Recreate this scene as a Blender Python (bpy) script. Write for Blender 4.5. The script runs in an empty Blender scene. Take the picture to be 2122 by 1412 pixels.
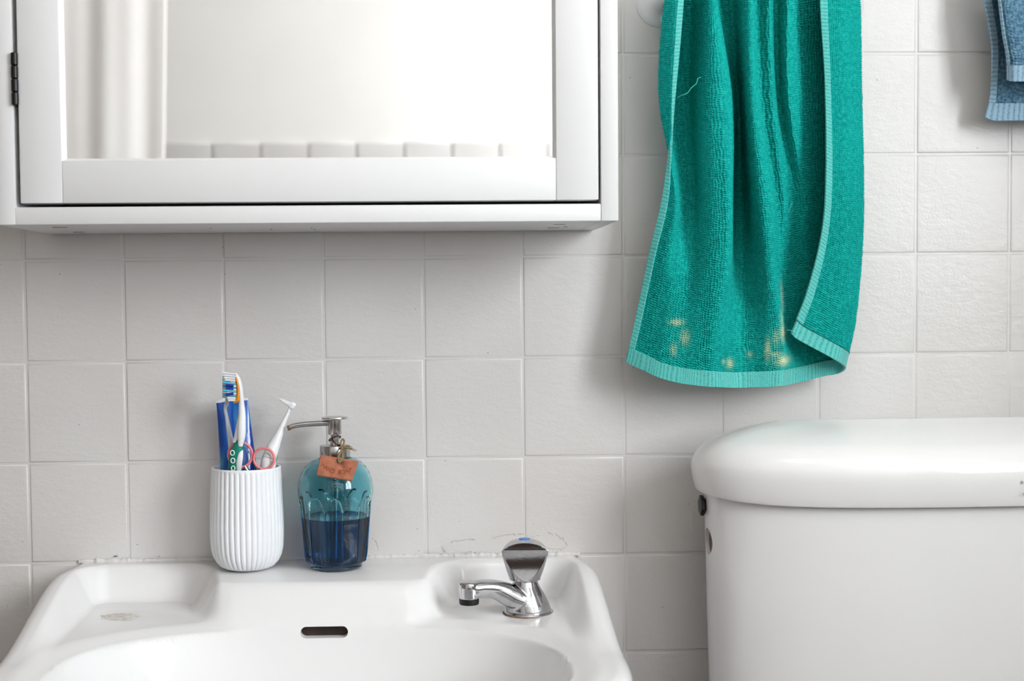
import bpy, bmesh, math, random
import numpy as np
from mathutils import Vector, Matrix
random.seed(7); rng = np.random.default_rng(7)
S = bpy.context.scene
COL = S.collection
# ------------------------------------------------------------------ camera
W, H, F, D, CZ = 2122, 1412, 2820.0, 1.5074, 1.14
YAW, PIT, ROL, CX, CY = 0.0359156, -0.0418080, 0.0089166, 964.84, 743.11
def _rot(yaw, pit, rol):
    cy, sy, cp, sp, cr, sr = math.cos(yaw), math.sin(yaw), math.cos(pit), math.sin(pit), math.cos(rol), math.sin(rol)
    return (np.array([[cr, -sr, 0], [sr, cr, 0], [0, 0, 1]]) @ np.array([[1, 0, 0], [0, cp, -sp], [0, sp, cp]])
            @ np.array([[cy, 0, -sy], [0, 1, 0], [sy, 0, cy]]))
RM = _rot(YAW, PIT, ROL)
cam = bpy.data.objects.new('camera', bpy.data.cameras.new('camera')); COL.objects.link(cam); S.camera = cam
def _w(r): return Vector((r[0], r[2], r[1]))
right, up, fwd = _w(RM[0]), _w(RM[1]), _w(RM[2])
m = Matrix.Identity(4)
for i in range(3):
    m[i][0], m[i][1], m[i][2] = right[i], up[i], -fwd[i]
m[0][3], m[1][3], m[2][3] = 0, -D, CZ
cam.matrix_world = m
cam.data.sensor_width = 36; cam.data.sensor_fit = 'HORIZONTAL'; cam.data.lens = F / W * 36
cam.data.shift_x = (W / 2 - CX) / W; cam.data.shift_y = (CY - H / 2) / W
cam.data.clip_start = 0.02
cam.data.dof.use_dof = True; cam.data.dof.focus_distance = 1.44; cam.data.dof.aperture_fstop = 4.2
def ray(px, py):
    d = RM.T @ np.array([(px - CX) / F, -(py - CY) / F, 1.0])
    return Vector((d[0], d[2], d[1]))
def at(px, py, d=0.0):            # the point seen at a pixel, d metres in front of the tiled wall
    r = ray(px, py); t = (D - d) / r.y
    return Vector((r.x * t, -d, CZ + r.z * t))
def atz(px, py, z):               # the point seen at a pixel on the level z
    r = ray(px, py); t = (z - CZ) / r.z
    return Vector((r.x * t, r.y * t - D, z))
# ------------------------------------------------------------------ world, daylight, exposure
wd = bpy.data.worlds.new('world'); S.world = wd; wd.use_nodes = True
bg = wd.node_tree.nodes['Background']; bg.inputs[0].default_value = (0.80, 0.88, 1.0, 1); bg.inputs[1].default_value = 0.6
XL, XR, YB, ZC = -1.80, 1.12, -2.02, 2.42      # the room: left, right, opposite wall, ceiling
WIN = (-1.84, -0.94, 1.12, 2.15)               # window opening in the right wall: y0, y1, z0, z1
FILL = 4.5                                    # brightness of the added, unseen overhead fill lamp
ld = bpy.data.lights.new('window_daylight', 'AREA'); ld.shape = 'RECTANGLE'
ld.size = WIN[1] - WIN[0]; ld.size_y = WIN[3] - WIN[2]; ld.energy = 44; ld.color = (0.93, 0.97, 1.0)
lo = bpy.data.objects.new('window_daylight', ld); COL.objects.link(lo)
lo.location = (XR + 0.13, (WIN[0] + WIN[1]) / 2, (WIN[2] + WIN[3]) / 2)
lo.rotation_euler = Vector((-1, 0, 0)).to_track_quat('-Z', 'Z').to_euler()
S.view_settings.view_transform = 'Standard'; S.view_settings.look = 'None'
S.view_settings.gamma = 1; S.view_settings.exposure = 0.28; S.view_settings.use_curve_mapping = False
S.cycles.sample_clamp_indirect = 6.0
S.cycles.max_bounces = 10; S.cycles.diffuse_bounces = 3; S.cycles.transmission_bounces = 10; S.cycles.glossy_bounces = 3; S.cycles.adaptive_threshold = 0.08; S.cycles.use_light_tree = False

# ------------------------------------------------------------------ materials
def srgb(*c):
    return tuple(((v / 255) / 12.92 if v / 255 <= 0.04045 else ((v / 255 + 0.055) / 1.055) ** 2.4) for v in c) + (1.0,)
def mat(name, color, rough=0.5, metal=0.0, spec=0.5, bump=0.0, bscale=200.0, bdist=0.001, var=0.0, vscale=8.0, coat=0.0, trans=0.0, ior=1.45, sheen=0.0, sss=0.0):
    M = bpy.data.materials.new(name); M.use_nodes = True
    nt = M.node_tree; b = nt.nodes['Principled BSDF']
    b.inputs['Base Color'].default_value = color; b.inputs['Roughness'].default_value = rough
    b.inputs['Metallic'].default_value = metal; b.inputs['Specular IOR Level'].default_value = spec
    b.inputs['Coat Weight'].default_value = coat; b.inputs['Coat Roughness'].default_value = 0.04
    b.inputs['Transmission Weight'].default_value = trans; b.inputs['IOR'].default_value = ior
    if sheen: b.inputs['Sheen Weight'].default_value = sheen; b.inputs['Sheen Roughness'].default_value = 0.4
    tc = nt.nodes.new('ShaderNodeTexCoord')
    # every material gets a faint procedural tone variation
    n = nt.nodes.new('ShaderNodeTexNoise'); n.inputs['Scale'].default_value = vscale; n.inputs['Detail'].default_value = 1
    nt.links.new(tc.outputs['Object'], n.inputs['Vector'])
    r = nt.nodes.new('ShaderNodeMapRange'); r.inputs[1].default_value = 0.3; r.inputs[2].default_value = 0.7
    r.inputs[3].default_value = 1 - var; r.inputs[4].default_value = 1 + var * 0.3
    nt.links.new(n.outputs['Fac'], r.inputs[0])
    mx = nt.nodes.new('ShaderNodeVectorMath'); mx.operation = 'SCALE'; mx.inputs[0].default_value = color[:3]
    nt.links.new(r.outputs[0], mx.inputs['Scale'])
    nt.links.new(mx.outputs[0], b.inputs['Base Color'])
    M['_'] = 0
    if bump:
        n2 = nt.nodes.new('ShaderNodeTexNoise'); n2.inputs['Scale'].default_value = bscale; n2.inputs['Detail'].default_value = 1
        nt.links.new(tc.outputs['Object'], n2.inputs['Vector'])
        bp = nt.nodes.new('ShaderNodeBump'); bp.inputs['Strength'].default_value = bump; bp.inputs['Distance'].default_value = bdist
        nt.links.new(n2.outputs['Fac'], bp.inputs['Height']); nt.links.new(bp.outputs[0], b.inputs['Normal'])
    del M['_']
    return M
def N(M, t): return M.node_tree.nodes.new(t)
def paint_material():
    """thick grey-white paint brushed over tiles and joints: gloss, brush ripple, pimples, a few dark specks"""
    M = bpy.data.materials.new('painted_tile'); M.use_nodes = True
    nt = M.node_tree; L = nt.links.new; b = nt.nodes['Principled BSDF']
    b.inputs['Roughness'].default_value = 0.30; b.inputs['Specular IOR Level'].default_value = 0.45
    g = N(M, 'ShaderNodeNewGeometry')
    n1 = N(M, 'ShaderNodeTexNoise'); n1.inputs['Scale'].default_value = 5; n1.inputs['Detail'].default_value = 1
    L(g.outputs['Position'], n1.inputs['Vector'])
    cr = N(M, 'ShaderNodeValToRGB'); cr.color_ramp.elements[0].position = 0.3; cr.color_ramp.elements[1].position = 0.7
    cr.color_ramp.elements[0].color = srgb(216, 212, 208); cr.color_ramp.elements[1].color = srgb(224, 222, 220)
    L(n1.outputs['Fac'], cr.inputs['Fac'])
    # sparse dark specks of dirt
    v = N(M, 'ShaderNodeTexVoronoi'); v.inputs['Scale'].default_value = 62; v.inputs['Randomness'].default_value = 1
    L(g.outputs['Position'], v.inputs['Vector'])
    sz = N(M, 'ShaderNodeSeparateColor'); L(v.outputs['Color'], sz.inputs[0])
    gt = N(M, 'ShaderNodeMath'); gt.operation = 'GREATER_THAN'; gt.inputs[1].default_value = 0.80; L(sz.outputs[0], gt.inputs[0])
    sp = N(M, 'ShaderNodeMapRange'); sp.inputs[1].default_value = 0.035; sp.inputs[2].default_value = 0.06; sp.inputs[3].default_value = 0.55; sp.inputs[4].default_value = 0
    L(v.outputs['Distance'], sp.inputs[0])
    mu = N(M, 'ShaderNodeMath'); mu.operation = 'MULTIPLY'; L(gt.outputs[0], mu.inputs[0]); L(sp.outputs[0], mu.inputs[1])
    mx = N(M, 'ShaderNodeMix'); mx.data_type = 'RGBA'; L(mu.outputs[0], mx.inputs[0]); L(cr.outputs[0], mx.inputs[6]); mx.inputs[7].default_value = srgb(95, 80, 70)
    L(mx.outputs[2], b.inputs['Base Color'])
    # relief: wavy brush ripple + fine orange peel + pimples
    mp = N(M, 'ShaderNodeMapping'); mp.inputs['Scale'].default_value = (1, 1, 1.7); L(g.outputs['Position'], mp.inputs['Vector'])
    n2 = N(M, 'ShaderNodeTexNoise'); n2.inputs['Scale'].default_value = 75; n2.inputs['Detail'].default_value = 2; L(mp.outputs[0], n2.inputs['Vector'])
    n3 = N(M, 'ShaderNodeTexNoise'); n3.inputs['Scale'].default_value = 420; n3.inputs['Detail'].default_value = 1; L(g.outputs['Position'], n3.inputs['Vector'])
    v2 = N(M, 'ShaderNodeTexVoronoi'); v2.inputs['Scale'].default_value = 75; L(g.outputs['Position'], v2.inputs['Vector'])
    pm = N(M, 'ShaderNodeMapRange'); pm.inputs[1].default_value = 0.0; pm.inputs[2].default_value = 0.09; pm.inputs[3].default_value = 1; pm.inputs[4].default_value = 0
    L(v2.outputs['Distance'], pm.inputs[0])
    a1 = N(M, 'ShaderNodeMath'); a1.operation = 'MULTIPLY_ADD'; a1.inputs[1].default_value = 0.30; L(n3.outputs['Fac'], a1.inputs[0]); L(n2.outputs['Fac'], a1.inputs[2])
    a2 = N(M, 'ShaderNodeMath'); a2.operation = 'MULTIPLY_ADD'; a2.inputs[1].default_value = 0.28; L(pm.outputs[0], a2.inputs[0]); L(a1.outputs[0], a2.inputs[2])
    bp = N(M, 'ShaderNodeBump'); bp.inputs['Strength'].default_value = 0.42; bp.inputs['Distance'].default_value = 0.0010
    L(a2.outputs[0], bp.inputs['Height']); L(bp.outputs[0], b.inputs['Normal'])
    return M
PAINT = paint_material()
CREAM = mat('cream_wall_paint', srgb(244, 242, 238), 0.7, var=0.02)
CEIL = mat('ceiling_paint', srgb(243, 242, 240), 0.8, var=0.02)
FLOOR = mat('floor_tile_brown', srgb(96, 72, 60), 0.4, var=0.25, vscale=12)
LACQ = mat('white_lacquer', srgb(229, 229, 229), 0.35, var=0.01)
LACQ_DARK = mat('bare_board', srgb(120, 112, 104), 0.8, var=0.1)
MIRROR = mat('mirror_glass', (0.955, 0.955, 0.95, 1), 0.0, metal=1.0, var=0.0)
BLACKM = mat('black_metal', srgb(24, 22, 25), 0.32, metal=0.3, var=0.1)
CERAMIC = mat('sanitary_ceramic', srgb(236, 235, 235), 0.2, spec=0.4, coat=0.12, var=0.012, vscale=6)
CERAMIC2 = mat('cistern_ceramic', srgb(239, 238, 237), 0.18, spec=0.45, coat=0.25, var=0.015, vscale=7, bump=0.05, bscale=120, bdist=0.0008)
MATTEW = mat('matte_white_ceramic', srgb(242, 244, 247), 0.55, bump=0.06, bscale=700, bdist=0.0005, var=0.015)
CHROME = mat('chrome', srgb(205, 205, 208), 0.11, metal=1.0, var=0.10, vscale=180, bump=0.05, bscale=500, bdist=0.0003)
CHROME_DULL = mat('worn_chrome', srgb(196, 196, 198), 0.22, metal=1.0, var=0.18, vscale=260, bump=0.06, bscale=600, bdist=0.0003)
STEEL = mat('brushed_steel', srgb(196, 192, 190), 0.24, metal=1.0, var=0.08, vscale=90, bump=0.03, bscale=900)
RUBBER = mat('black_rubber', srgb(20, 18, 18), 0.5, var=0.1)
RUST = mat('rust_stain', srgb(140, 110, 86), 0.8, var=0.5, vscale=300, bump=0.3, bscale=800)
SLOT_SHADE = mat('overflow_shade', srgb(58, 44, 38), 0.7, var=0.5, vscale=90, bump=0.2)
LIME = mat('limescale', srgb(226, 221, 215), 0.9, bump=0.6, bscale=600, bdist=0.001, var=0.25, vscale=300)
BLUEDOT = mat('blue_marker', srgb(40, 130, 225), 0.35, var=0.05)
GROUTM = PAINT

# ------------------------------------------------------------------ mesh helpers
def me_from(name, v, f, smooth=True, angle=None):
    me = bpy.data.meshes.new(name); me.from_pydata([tuple(p) for p in v], [], [tuple(q) for q in f]); me.update()
    if smooth:
        me.shade_smooth()
        if angle is not None: me.set_sharp_from_angle(angle=math.radians(angle))
    return me
def obj(name, me, material=None, parent=None):
    o = bpy.data.objects.new(name, me); COL.objects.link(o)
    if material is not None: me.materials.clear(); me.materials.append(material)
    if parent is not None:
        o.parent = parent
        o.matrix_parent_inverse = parent_world(parent).inverted()
    return o
def parent_world(p):              # parts are modelled in world space; only a thing's Empty sits off the origin
    return p.matrix_basis.copy()
def thing(name, label, cat, loc, group=None):
    o = bpy.data.objects.new(name, None); COL.objects.link(o); o.location = loc; o.empty_display_size = 0.03
    o['label'] = label; o['category'] = cat
    if group: o['group'] = group
    return o
def tag(o, label, cat, group=None):
    o['label'] = label; o['category'] = cat
    if group: o['group'] = group
    return o
def struct(o, label=None, cat=None):
    o['kind'] = 'structure'
    if label: o['label'] = label; o['category'] = cat
    return o
def bm_me(name, bm, smooth=True, angle=35):
    bmesh.ops.recalc_face_normals(bm, faces=bm.faces[:])
    me = bpy.data.meshes.new(name); bm.to_mesh(me); bm.free()
    if smooth:
        me.shade_smooth(); me.set_sharp_from_angle(angle=math.radians(angle))
    return me
def rbox(name, x0, x1, y0, y1, z0, z1, bev=0.001, seg=2):
    bm = bmesh.new(); bmesh.ops.create_cube(bm, size=1)
    for v in bm.verts:
        v.co = Vector(((x0 + x1) / 2 + v.co.x * (x1 - x0), (y0 + y1) / 2 + v.co.y * (y1 - y0), (z0 + z1) / 2 + v.co.z * (z1 - z0)))
    if bev: bmesh.ops.bevel(bm, geom=bm.edges[:], offset=bev, segments=seg, profile=0.5, affect='EDGES')
    return bm_me(name, bm, True, 40)
def revolve(name, prof, n=64, center=(0, 0, 0), angle=40, rfun=None, cap=True):
    """prof: list of (r, z). rfun(theta, r, z, i) may reshape the radius"""
    v, f = [], []; P = len(prof)
    for i, (r, z) in enumerate(prof):
        for k in range(n):
            t = 2 * math.pi * k / n
            rr = rfun(t, r, z, i) if rfun else r
            v.append((center[0] + rr * math.cos(t), center[1] + rr * math.sin(t), center[2] + z))
    for i in range(P - 1):
        for k in range(n):
            k2 = (k + 1) % n
            f.append((i * n + k, i * n + k2, (i + 1) * n + k2, (i + 1) * n + k))
    if cap:
        if prof[0][0] > 1e-6: f.append(tuple(range(n - 1, -1, -1)))
        if prof[-1][0] > 1e-6: f.append(tuple((P - 1) * n + k for k in range(n)))
    me = me_from(name, v, f, True, angle)
    return me
def catmull(pts, n):
    pts = [np.array(p, float) for p in pts]
    if len(pts) == 2: return [pts[0] + (pts[1] - pts[0]) * i / (n - 1) for i in range(n)]
    P = [2 * pts[0] - pts[1]] + pts + [2 * pts[-1] - pts[-2]]
    out = []
    for i in range(n):
        t = i / (n - 1) * (len(pts) - 1); k = min(int(t), len(pts) - 2); u = t - k
        a, b, c, d = P[k], P[k + 1], P[k + 2], P[k + 3]
        out.append(0.5 * ((2 * b) + (-a + c) * u + (2 * a - 5 * b + 4 * c - d) * u * u + (-a + 3 * b - 3 * c + d) * u ** 3))
    return out
def sweep(name, path, rad, n=16, steps=None, upv=(0, 0, 1), closed=False, sq=1.0, angle=50):
    """path points, rad a number or a list of (a, b) half sizes along side / up; sq<1 squares the section"""
    if steps: 
        if not isinstance(rad, (int, float)):
            rad = [np.array(r if isinstance(r, tuple) else (r, r), float) for r in rad]
            rad = catmull(rad, steps)
        path = catmull(path, steps)
    path = [np.array(p, float) for p in path]; m_ = len(path)
    if isinstance(rad, (int, float)): rad = [(rad, rad)] * m_
    rad = [(r, r) if isinstance(r, (int, float)) else r for r in rad]
    v, f = [], []; upv = np.array(upv, float)
    for i, p in enumerate(path):
        a = path[(i - 1) % m_] if (closed or i > 0) else path[0]
        b = path[(i + 1) % m_] if (closed or i < m_ - 1) else path[-1]
        t = b - a; t /= np.linalg.norm(t) + 1e-12
        s = np.cross(t, upv)
        if np.linalg.norm(s) < 1e-3: s = np.cross(t, np.array([1.0, 0.01, 0]))
        s /= np.linalg.norm(s); w = np.cross(s, t)
        for k in range(n):
            q = 2 * math.pi * k / n; c_, s_ = math.cos(q), math.sin(q)
            c_ = math.copysign(abs(c_) ** sq, c_); s_ = math.copysign(abs(s_) ** sq, s_)
            v.append(p + s * c_ * rad[i][0] + w * s_ * rad[i][1])
    for i in range(m_ if closed else m_ - 1):
        j = (i + 1) % m_
        for k in range(n):
            k2 = (k + 1) % n
            f.append((i * n + k, i * n + k2, j * n + k2, j * n + k))
    if not closed:
        f.append(tuple(range(n - 1, -1, -1))); f.append(tuple((m_ - 1) * n + k for k in range(n)))
    return me_from(name, v, f, True, angle)
def join_me(name, mes):
    v, f, o = [], [], 0
    for me in mes:
        v += [tuple(p.co) for p in me.vertices]; f += [tuple(i + o for i in p.vertices) for p in me.polygons]; o += len(me.vertices)
    return me_from(name, v, f, True, 40)
def apply_modifiers(me, setup, name):
    """run modifiers on a temporary object and give back the finished mesh"""
    t = bpy.data.objects.new('tmp', me); COL.objects.link(t); extra = setup(t) or []
    dg = bpy.context.evaluated_depsgraph_get(); dg.update()
    out = bpy.data.meshes.new_from_object(t.evaluated_get(dg)); out.name = name
    bpy.data.objects.remove(t)
    for e in extra: bpy.data.objects.remove(e)
    return out
def boolean(me, cutters, name):
    def go(t):
        ex = []
        for c in cutters:
            o = bpy.data.objects.new('cut', c); COL.objects.link(o); ex.append(o)
            md = t.modifiers.new('b', 'BOOLEAN'); md.operation = 'DIFFERENCE'; md.object = o; md.solver = 'EXACT'
        return ex
    return apply_modifiers(me, go, name)
def prism(name, poly, thick, frame, bev=0.0005, seg=2):
    """poly of 2D points extruded by thick; frame = (origin, xaxis, yaxis, normal)"""
    bm = bmesh.new(); o, x, y, n_ = [Vector(q) for q in frame]
    f0 = bm.faces.new([bm.verts.new(o + x * p[0] + y * p[1]) for p in poly])
    r = bmesh.ops.extrude_face_region(bm, geom=[f0])
    bmesh.ops.translate(bm, verts=[g for g in r['geom'] if isinstance(g, bmesh.types.BMVert)], vec=n_ * thick)
    bmesh.ops.recalc_face_normals(bm, faces=bm.faces[:])
    if bev: bmesh.ops.bevel(bm, geom=bm.edges[:], offset=bev, segments=seg, profile=0.5, affect='EDGES')
    return bm_me(name, bm, True, 40)
def text_me(name, body, size, extrude):
    c = bpy.data.curves.new(name, 'FONT'); c.body = body; c.size = size; c.extrude = extrude; c.align_x = 'CENTER'; c.resolution_u = 3
    t = bpy.data.objects.new('tmp', c); COL.objects.link(t)
    dg = bpy.context.evaluated_depsgraph_get(); dg.update()
    me = bpy.data.meshes.new_from_object(t.evaluated_get(dg)); me.name = name
    bpy.data.objects.remove(t)
    return me
def sstep(a, b, x):
    t = np.clip((x - a) / (b - a), 0, 1); return t * t * (3 - 2 * t)

# ------------------------------------------------------------------ room shell
def slab(name, x0, x1, y0, y1, z0, z1, m_):
    return struct(obj(name, rbox(name, x0, x1, y0, y1, z0, z1, 0), m_))
floor = slab('floor', XL - .1, XR + .2, YB - .1, .1, -.05, 0, FLOOR)
ceiling = slab('ceiling', XL - .1, XR + .2, YB - .1, .1, ZC, ZC + .05, CEIL)
wall_left = slab('wall_left', XL - .1, XL, YB, 0, 0, ZC, mat('taupe_wall_paint', srgb(150, 136, 122), .7, bump=.15, bscale=150, var=.03))
wall_back = slab('wall_back', XL - .1, XR + .2, .0011, .1, 0, ZC, PAINT)
wall_front = slab('wall_front', XL - .1, XR + .2, YB - .1, YB, 0, ZC, CREAM)
y0, y1, z0, z1 = WIN
wr = join_me('wall_right', [rbox('a', XR, XR + .12, YB, 0, 0, z0, 0), rbox('a', XR, XR + .12, YB, 0, z1, ZC, 0),
                            rbox('a', XR, XR + .12, YB, y0, z0, z1, 0), rbox('a', XR, XR + .12, y1, 0, z0, z1, 0)])
wr.shade_flat(); wall_right = struct(obj('wall_right', wr, mat('grey_wall_paint', srgb(196, 192, 188), .7, var=.03)))
wf = join_me('window_1', [rbox('a', XR + .03, XR + .08, y0, y1, z0, z0 + .045, .002), rbox('a', XR + .03, XR + .08, y0, y1, z1 - .045, z1, .002),
                          rbox('a', XR + .03, XR + .08, y0, y0 + .045, z0, z1, .002), rbox('a', XR + .03, XR + .08, y1 - .045, y1, z0, z1, .002),
                          rbox('a', XR + .04, XR + .07, (y0 + y1) / 2 - .02, (y0 + y1) / 2 + .02, z0, z1, .002)])
win = struct(obj('window_1', wf, LACQ))

# the tiled wall: one shared tile mesh, each tile an object of its own
def tile_mesh():
    rings = [(0.5, 0.0), (0.496, -0.35), (0.489, -0.75), (0.479, -0.96), (0.460, -1.0)]     # half size, depth (1 = tile thickness)
    v, f = [], []
    for h, d in rings:
        for sx, sz in ((-1, -1), (1, -1), (1, 1), (-1, 1)): v.append((sx * h, d, sz * h))
    for i in range(len(rings) - 1):
        for k in range(4):
            k2 = (k + 1) % 4; f.append((i * 4 + k, i * 4 + k2, (i + 1) * 4 + k2, (i + 1) * 4 + k))
    n = (len(rings) - 1) * 4; f.append((n, n + 1, n + 2, n + 3))
    me = me_from('tile', v, f, True); me.materials.append(PAINT); return me
TILE = tile_mesh()
colpx = [54, 259, 465, 672, 879, 1084, 1293, 1496, 1696.5, 1896.5, 2090]
xs = [at(p, 745).x for p in colpx]
xs = [xs[0] - .1095 * k for k in range(5, 0, -1)] + xs + [xs[-1] + .1065 * k for k in range(1, 4)]
rowpx = [[(1330, 110), (1820, 113)], [(1330, 319), (1810, 320.5), (2000, 322)], [(50, 539.5), (1082, 533), (1295, 532), (1850, 525)], [(57, 749), (1084, 743), (1293, 742), (1850, 732)],
         [(60, 958), (1085, 949), (1400, 946)], [(60, 1163), (1287, 1153), (1400, 1149)], [(1400, 1350)]]
zs = [sum(at(*p).z for p in r) / len(r) for r in rowpx]
zs = [zs[0] + .109] + zs + [zs[-1] - .109 * k for k in range(1, 4)]
for i in range(len(xs) - 1):
    for j in range(len(zs) - 1):
        w_, h_ = xs[i + 1] - xs[i], zs[j] - zs[j + 1]
        t = bpy.data.objects.new('tile', TILE); COL.objects.link(t); t.parent = wall_back
        t.location = ((xs[i] + xs[i + 1]) / 2, .0013 + random.uniform(-.0003, .0003), (zs[j] + zs[j + 1]) / 2)
        t.scale = (w_ - .0022, .0016, h_ - .0022)
        t.rotation_euler = (random.uniform(-.003, .003), 0, random.uniform(-.004, .004))
# opposite wall: tiled to chest height (its top rows are what the mirror shows)
TOPZ = CZ + .372
for i in range(27):
    for j in range(2):
        t = bpy.data.objects.new('tile', TILE); COL.objects.link(t); t.parent = wall_front
        t.location = (XL + .055 + i * .111 , YB, TOPZ - .055 - j * .111); t.scale = (.1065, .0065, .1065); t.rotation_euler = (0, 0, math.pi)
vv, ff = [], []
for i in range(27):
    for j in range(2, 14):
        o_ = len(vv)
        for p in TILE.vertices: vv.append((XL + .055 + i * .111 - p.co.x * .1065, YB - p.co.y * .0065, TOPZ - .055 - j * .111 + p.co.z * .1065))
        ff += [tuple(o_ + k for k in q.vertices) for q in TILE.polygons]
tf = obj('tile_field', me_from('tile_field', vv, ff), PAINT, wall_front); tf['kind'] = 'stuff'

# flaking paint and old sealant along the basin
def flake(pts, width=.0020, lift=.0009):
    P = []
    pts = [at(*p) for p in pts]
    for a, b in zip(pts[:-1], pts[1:]):
        n_ = max(2, int((b - a).length / .0014))
        for k in range(n_): P.append(a.lerp(b, k / n_) + Vector((random.gauss(0, .0003), 0, random.gauss(0, .0005))))
    P.append(pts[-1]); v, f = [], []
    for k, p in enumerate(P):
        a, b = P[max(0, k - 1)], P[min(len(P) - 1, k + 1)]; t = (b - a).normalized(); s = Vector((-t.z, 0, t.x))
        q = lift * random.uniform(.5, 1.1); ww = width * random.uniform(.4, 1.1)
        v += [p - s * ww + Vector((0, -.0004, 0)), p + Vector((0, -q - .0003, 0)), p + Vector((0, -q + .0002, 0)), p - s * ww]
    for k in range(len(P) - 1):
        for c in range(4): f.append((k * 4 + c, k * 4 + (c + 1) % 4, k * 4 + 4 + (c + 1) % 4, k * 4 + 4 + c))
    return obj('paint_flake', me_from('paint_flake', v, f, False), PAINT, wall_back)
for pts in ([(935, 1122), (960, 1118), (984, 1117)], [(1022, 1113), (1052, 1107), (1086, 1105)], [(1136, 1104), (1152, 1108), (1166, 1115), (1174, 1126), (1176, 1133)],
            [(1094, 1110), (1118, 1109)], [(770, 1112), (778, 1120), (784, 1133), (784, 1142)], [(925, 1128), (918, 1136), (924, 1144)], [(1130, 1136), (1165, 1138), (1174, 1130)],
            [(1434, 1060), (1434, 1085), (1436, 1105)], [(1416, 1114), (1432, 1125), (1439, 1142)], [(1426, 1155), (1437, 1160), (1424, 1175)], [(1432, 1190), (1442, 1205), (1437, 1212)]):
    flake(pts)
LEDGE = CZ - .285                      # level of the basin's back ledge
v, f = [], []
nn = 260
for k in range(nn + 1):
    x = -.375 + .555 * k / nn; r = .0022 + random.gauss(0, .0006); r = max(.0008, r)
    for q in range(6):
        a = math.pi * q / 5; v.append((x, -.0006 - math.sin(a) * r * .8, LEDGE + .0012 + math.cos(a) * r * 1.3 + random.gauss(0, .0002)))
for k in range(nn):
    for q in range(5): f.append((k * 6 + q, k * 6 + q + 1, k * 6 + 7 + q, k * 6 + 6 + q))
obj('sealant', me_from('sealant', v, f), PAINT, wall_back)
for (px, py, w_) in ((868, 1142, 6), (975, 1143, 5), (985, 1145, 6), (968, 1144, 3), (1146, 1144.5, 4), (1154, 1144.5, 3), (996, 1141.5, 3), (240, 1153, 14), (330, 1153.5, 6), (285, 1129, 7)):
    c = at(px, py, .0012); s_ = .0002 * w_
    obj('sealant_gap', revolve('sealant_gap', [(0, 0), (s_ * .7, .0002), (s_, .0006), (0, .0010)], 10), RUBBER, wall_back).matrix_basis = Matrix.Translation(c + Vector((0, .0002, 0))) @ Matrix.Rotation(math.pi / 2, 4, 'X') @ Matrix.Diagonal((1, .16, 1, 1))

# ------------------------------------------------------------------ mirror cabinet
CD = .180
cab = thing('mirror_cabinet', 'white wall cabinet with a framed mirror door, above the basin', 'cabinet', (at(640, 462, CD).x, -CD / 2, at(640, 462, CD).z))
cx0, cx1 = at(-9, 250, CD).x, at(1281, 250, CD).x
gx0, gx1 = at(27, 250, CD).x, at(1245, 250, CD).x
cz0 = at(640, 462, CD).z; bz1 = at(640, 426, CD).z; czt = cz0 + .62
obj('side_panel', rbox('side_panel', cx0, gx0, -CD, -.004, cz0, czt, .0008), LACQ, cab)
obj('side_panel', rbox('side_panel', gx1, cx1, -CD, -.004, cz0, czt, .0008), LACQ, cab)
obj('bottom_panel', rbox('bottom_panel', gx0 + .0002, gx1 - .0002, -CD + .0004, -.004, cz0, bz1, .0008), LACQ, cab)
obj('top_panel', rbox('top_panel', gx0, gx1, -CD, -.004, czt - .017, czt, .0008), LACQ, cab)
obj('back_panel', rbox('back_panel', gx0, gx1, -.010, -.004, bz1, czt - .017, 0), LACQ_DARK, cab)
dx0, dx1 = at(38, 250, CD).x, at(1240, 250, CD).x
dz0 = at(640, 418, CD).z; dz1 = czt - .021
sx0, sx1 = at(126, 250, CD).x, at(1152, 250, CD).x; rz0 = at(640, 330, CD).z
yd = -CD + .0005
door = obj('door', rbox('door', dx0 + .003, dx1 - .003, yd + .013, yd + .018, dz0 + .003, dz1 - .003, 0), LACQ_DARK, cab)
obj('door_stile', rbox('door_stile', dx0, sx0, yd, yd + .02, dz0, dz1, .0012), LACQ, door)
obj('door_stile', rbox('door_stile', sx1, dx1, yd, yd + .02, dz0, dz1, .0012), LACQ, door)
obj('door_rail', rbox('door_rail', sx0 + .0001, sx1 - .0001, yd + .0003, yd + .02, dz0, rz0, .0008), LACQ, door)
obj('door_rail', rbox('door_rail', sx0 + .0001, sx1 - .0001, yd + .0003, yd + .02, dz1 - (rz0 - dz0), dz1, .0008), LACQ, door)
obj('mirror_pane', rbox('mirror_pane', sx0, sx1, yd + .0095, yd + .0125, rz0 - .001, dz1 - (rz0 - dz0), 0), MIRROR, door)
bm = bmesh.new()                                   # slim bevelled bead round the mirror
ix0, ix1, iz0, iz1 = sx0, sx1, rz0, dz1 - (rz0 - dz0)
lo_ = [(ix0, iz0), (ix1, iz0), (ix1, iz1), (ix0, iz1)]
def ring(d, y): return [bm.verts.new((x + (d if x == ix0 else -d), y, z + (d if z == iz0 else -d))) for x, z in lo_]
ra, rb, rc = ring(0.0, yd + .002), ring(.0012, yd + .0045), ring(.0026, yd + .0094)
for A, B in ((ra, rb), (rb, rc)):
    for k in range(4): bm.faces.new((A[k], A[(k + 1) % 4], B[(k + 1) % 4], B[k]))
obj('mirror_bead', bm_me('mirror_bead', bm, False), LACQ, door)
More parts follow.
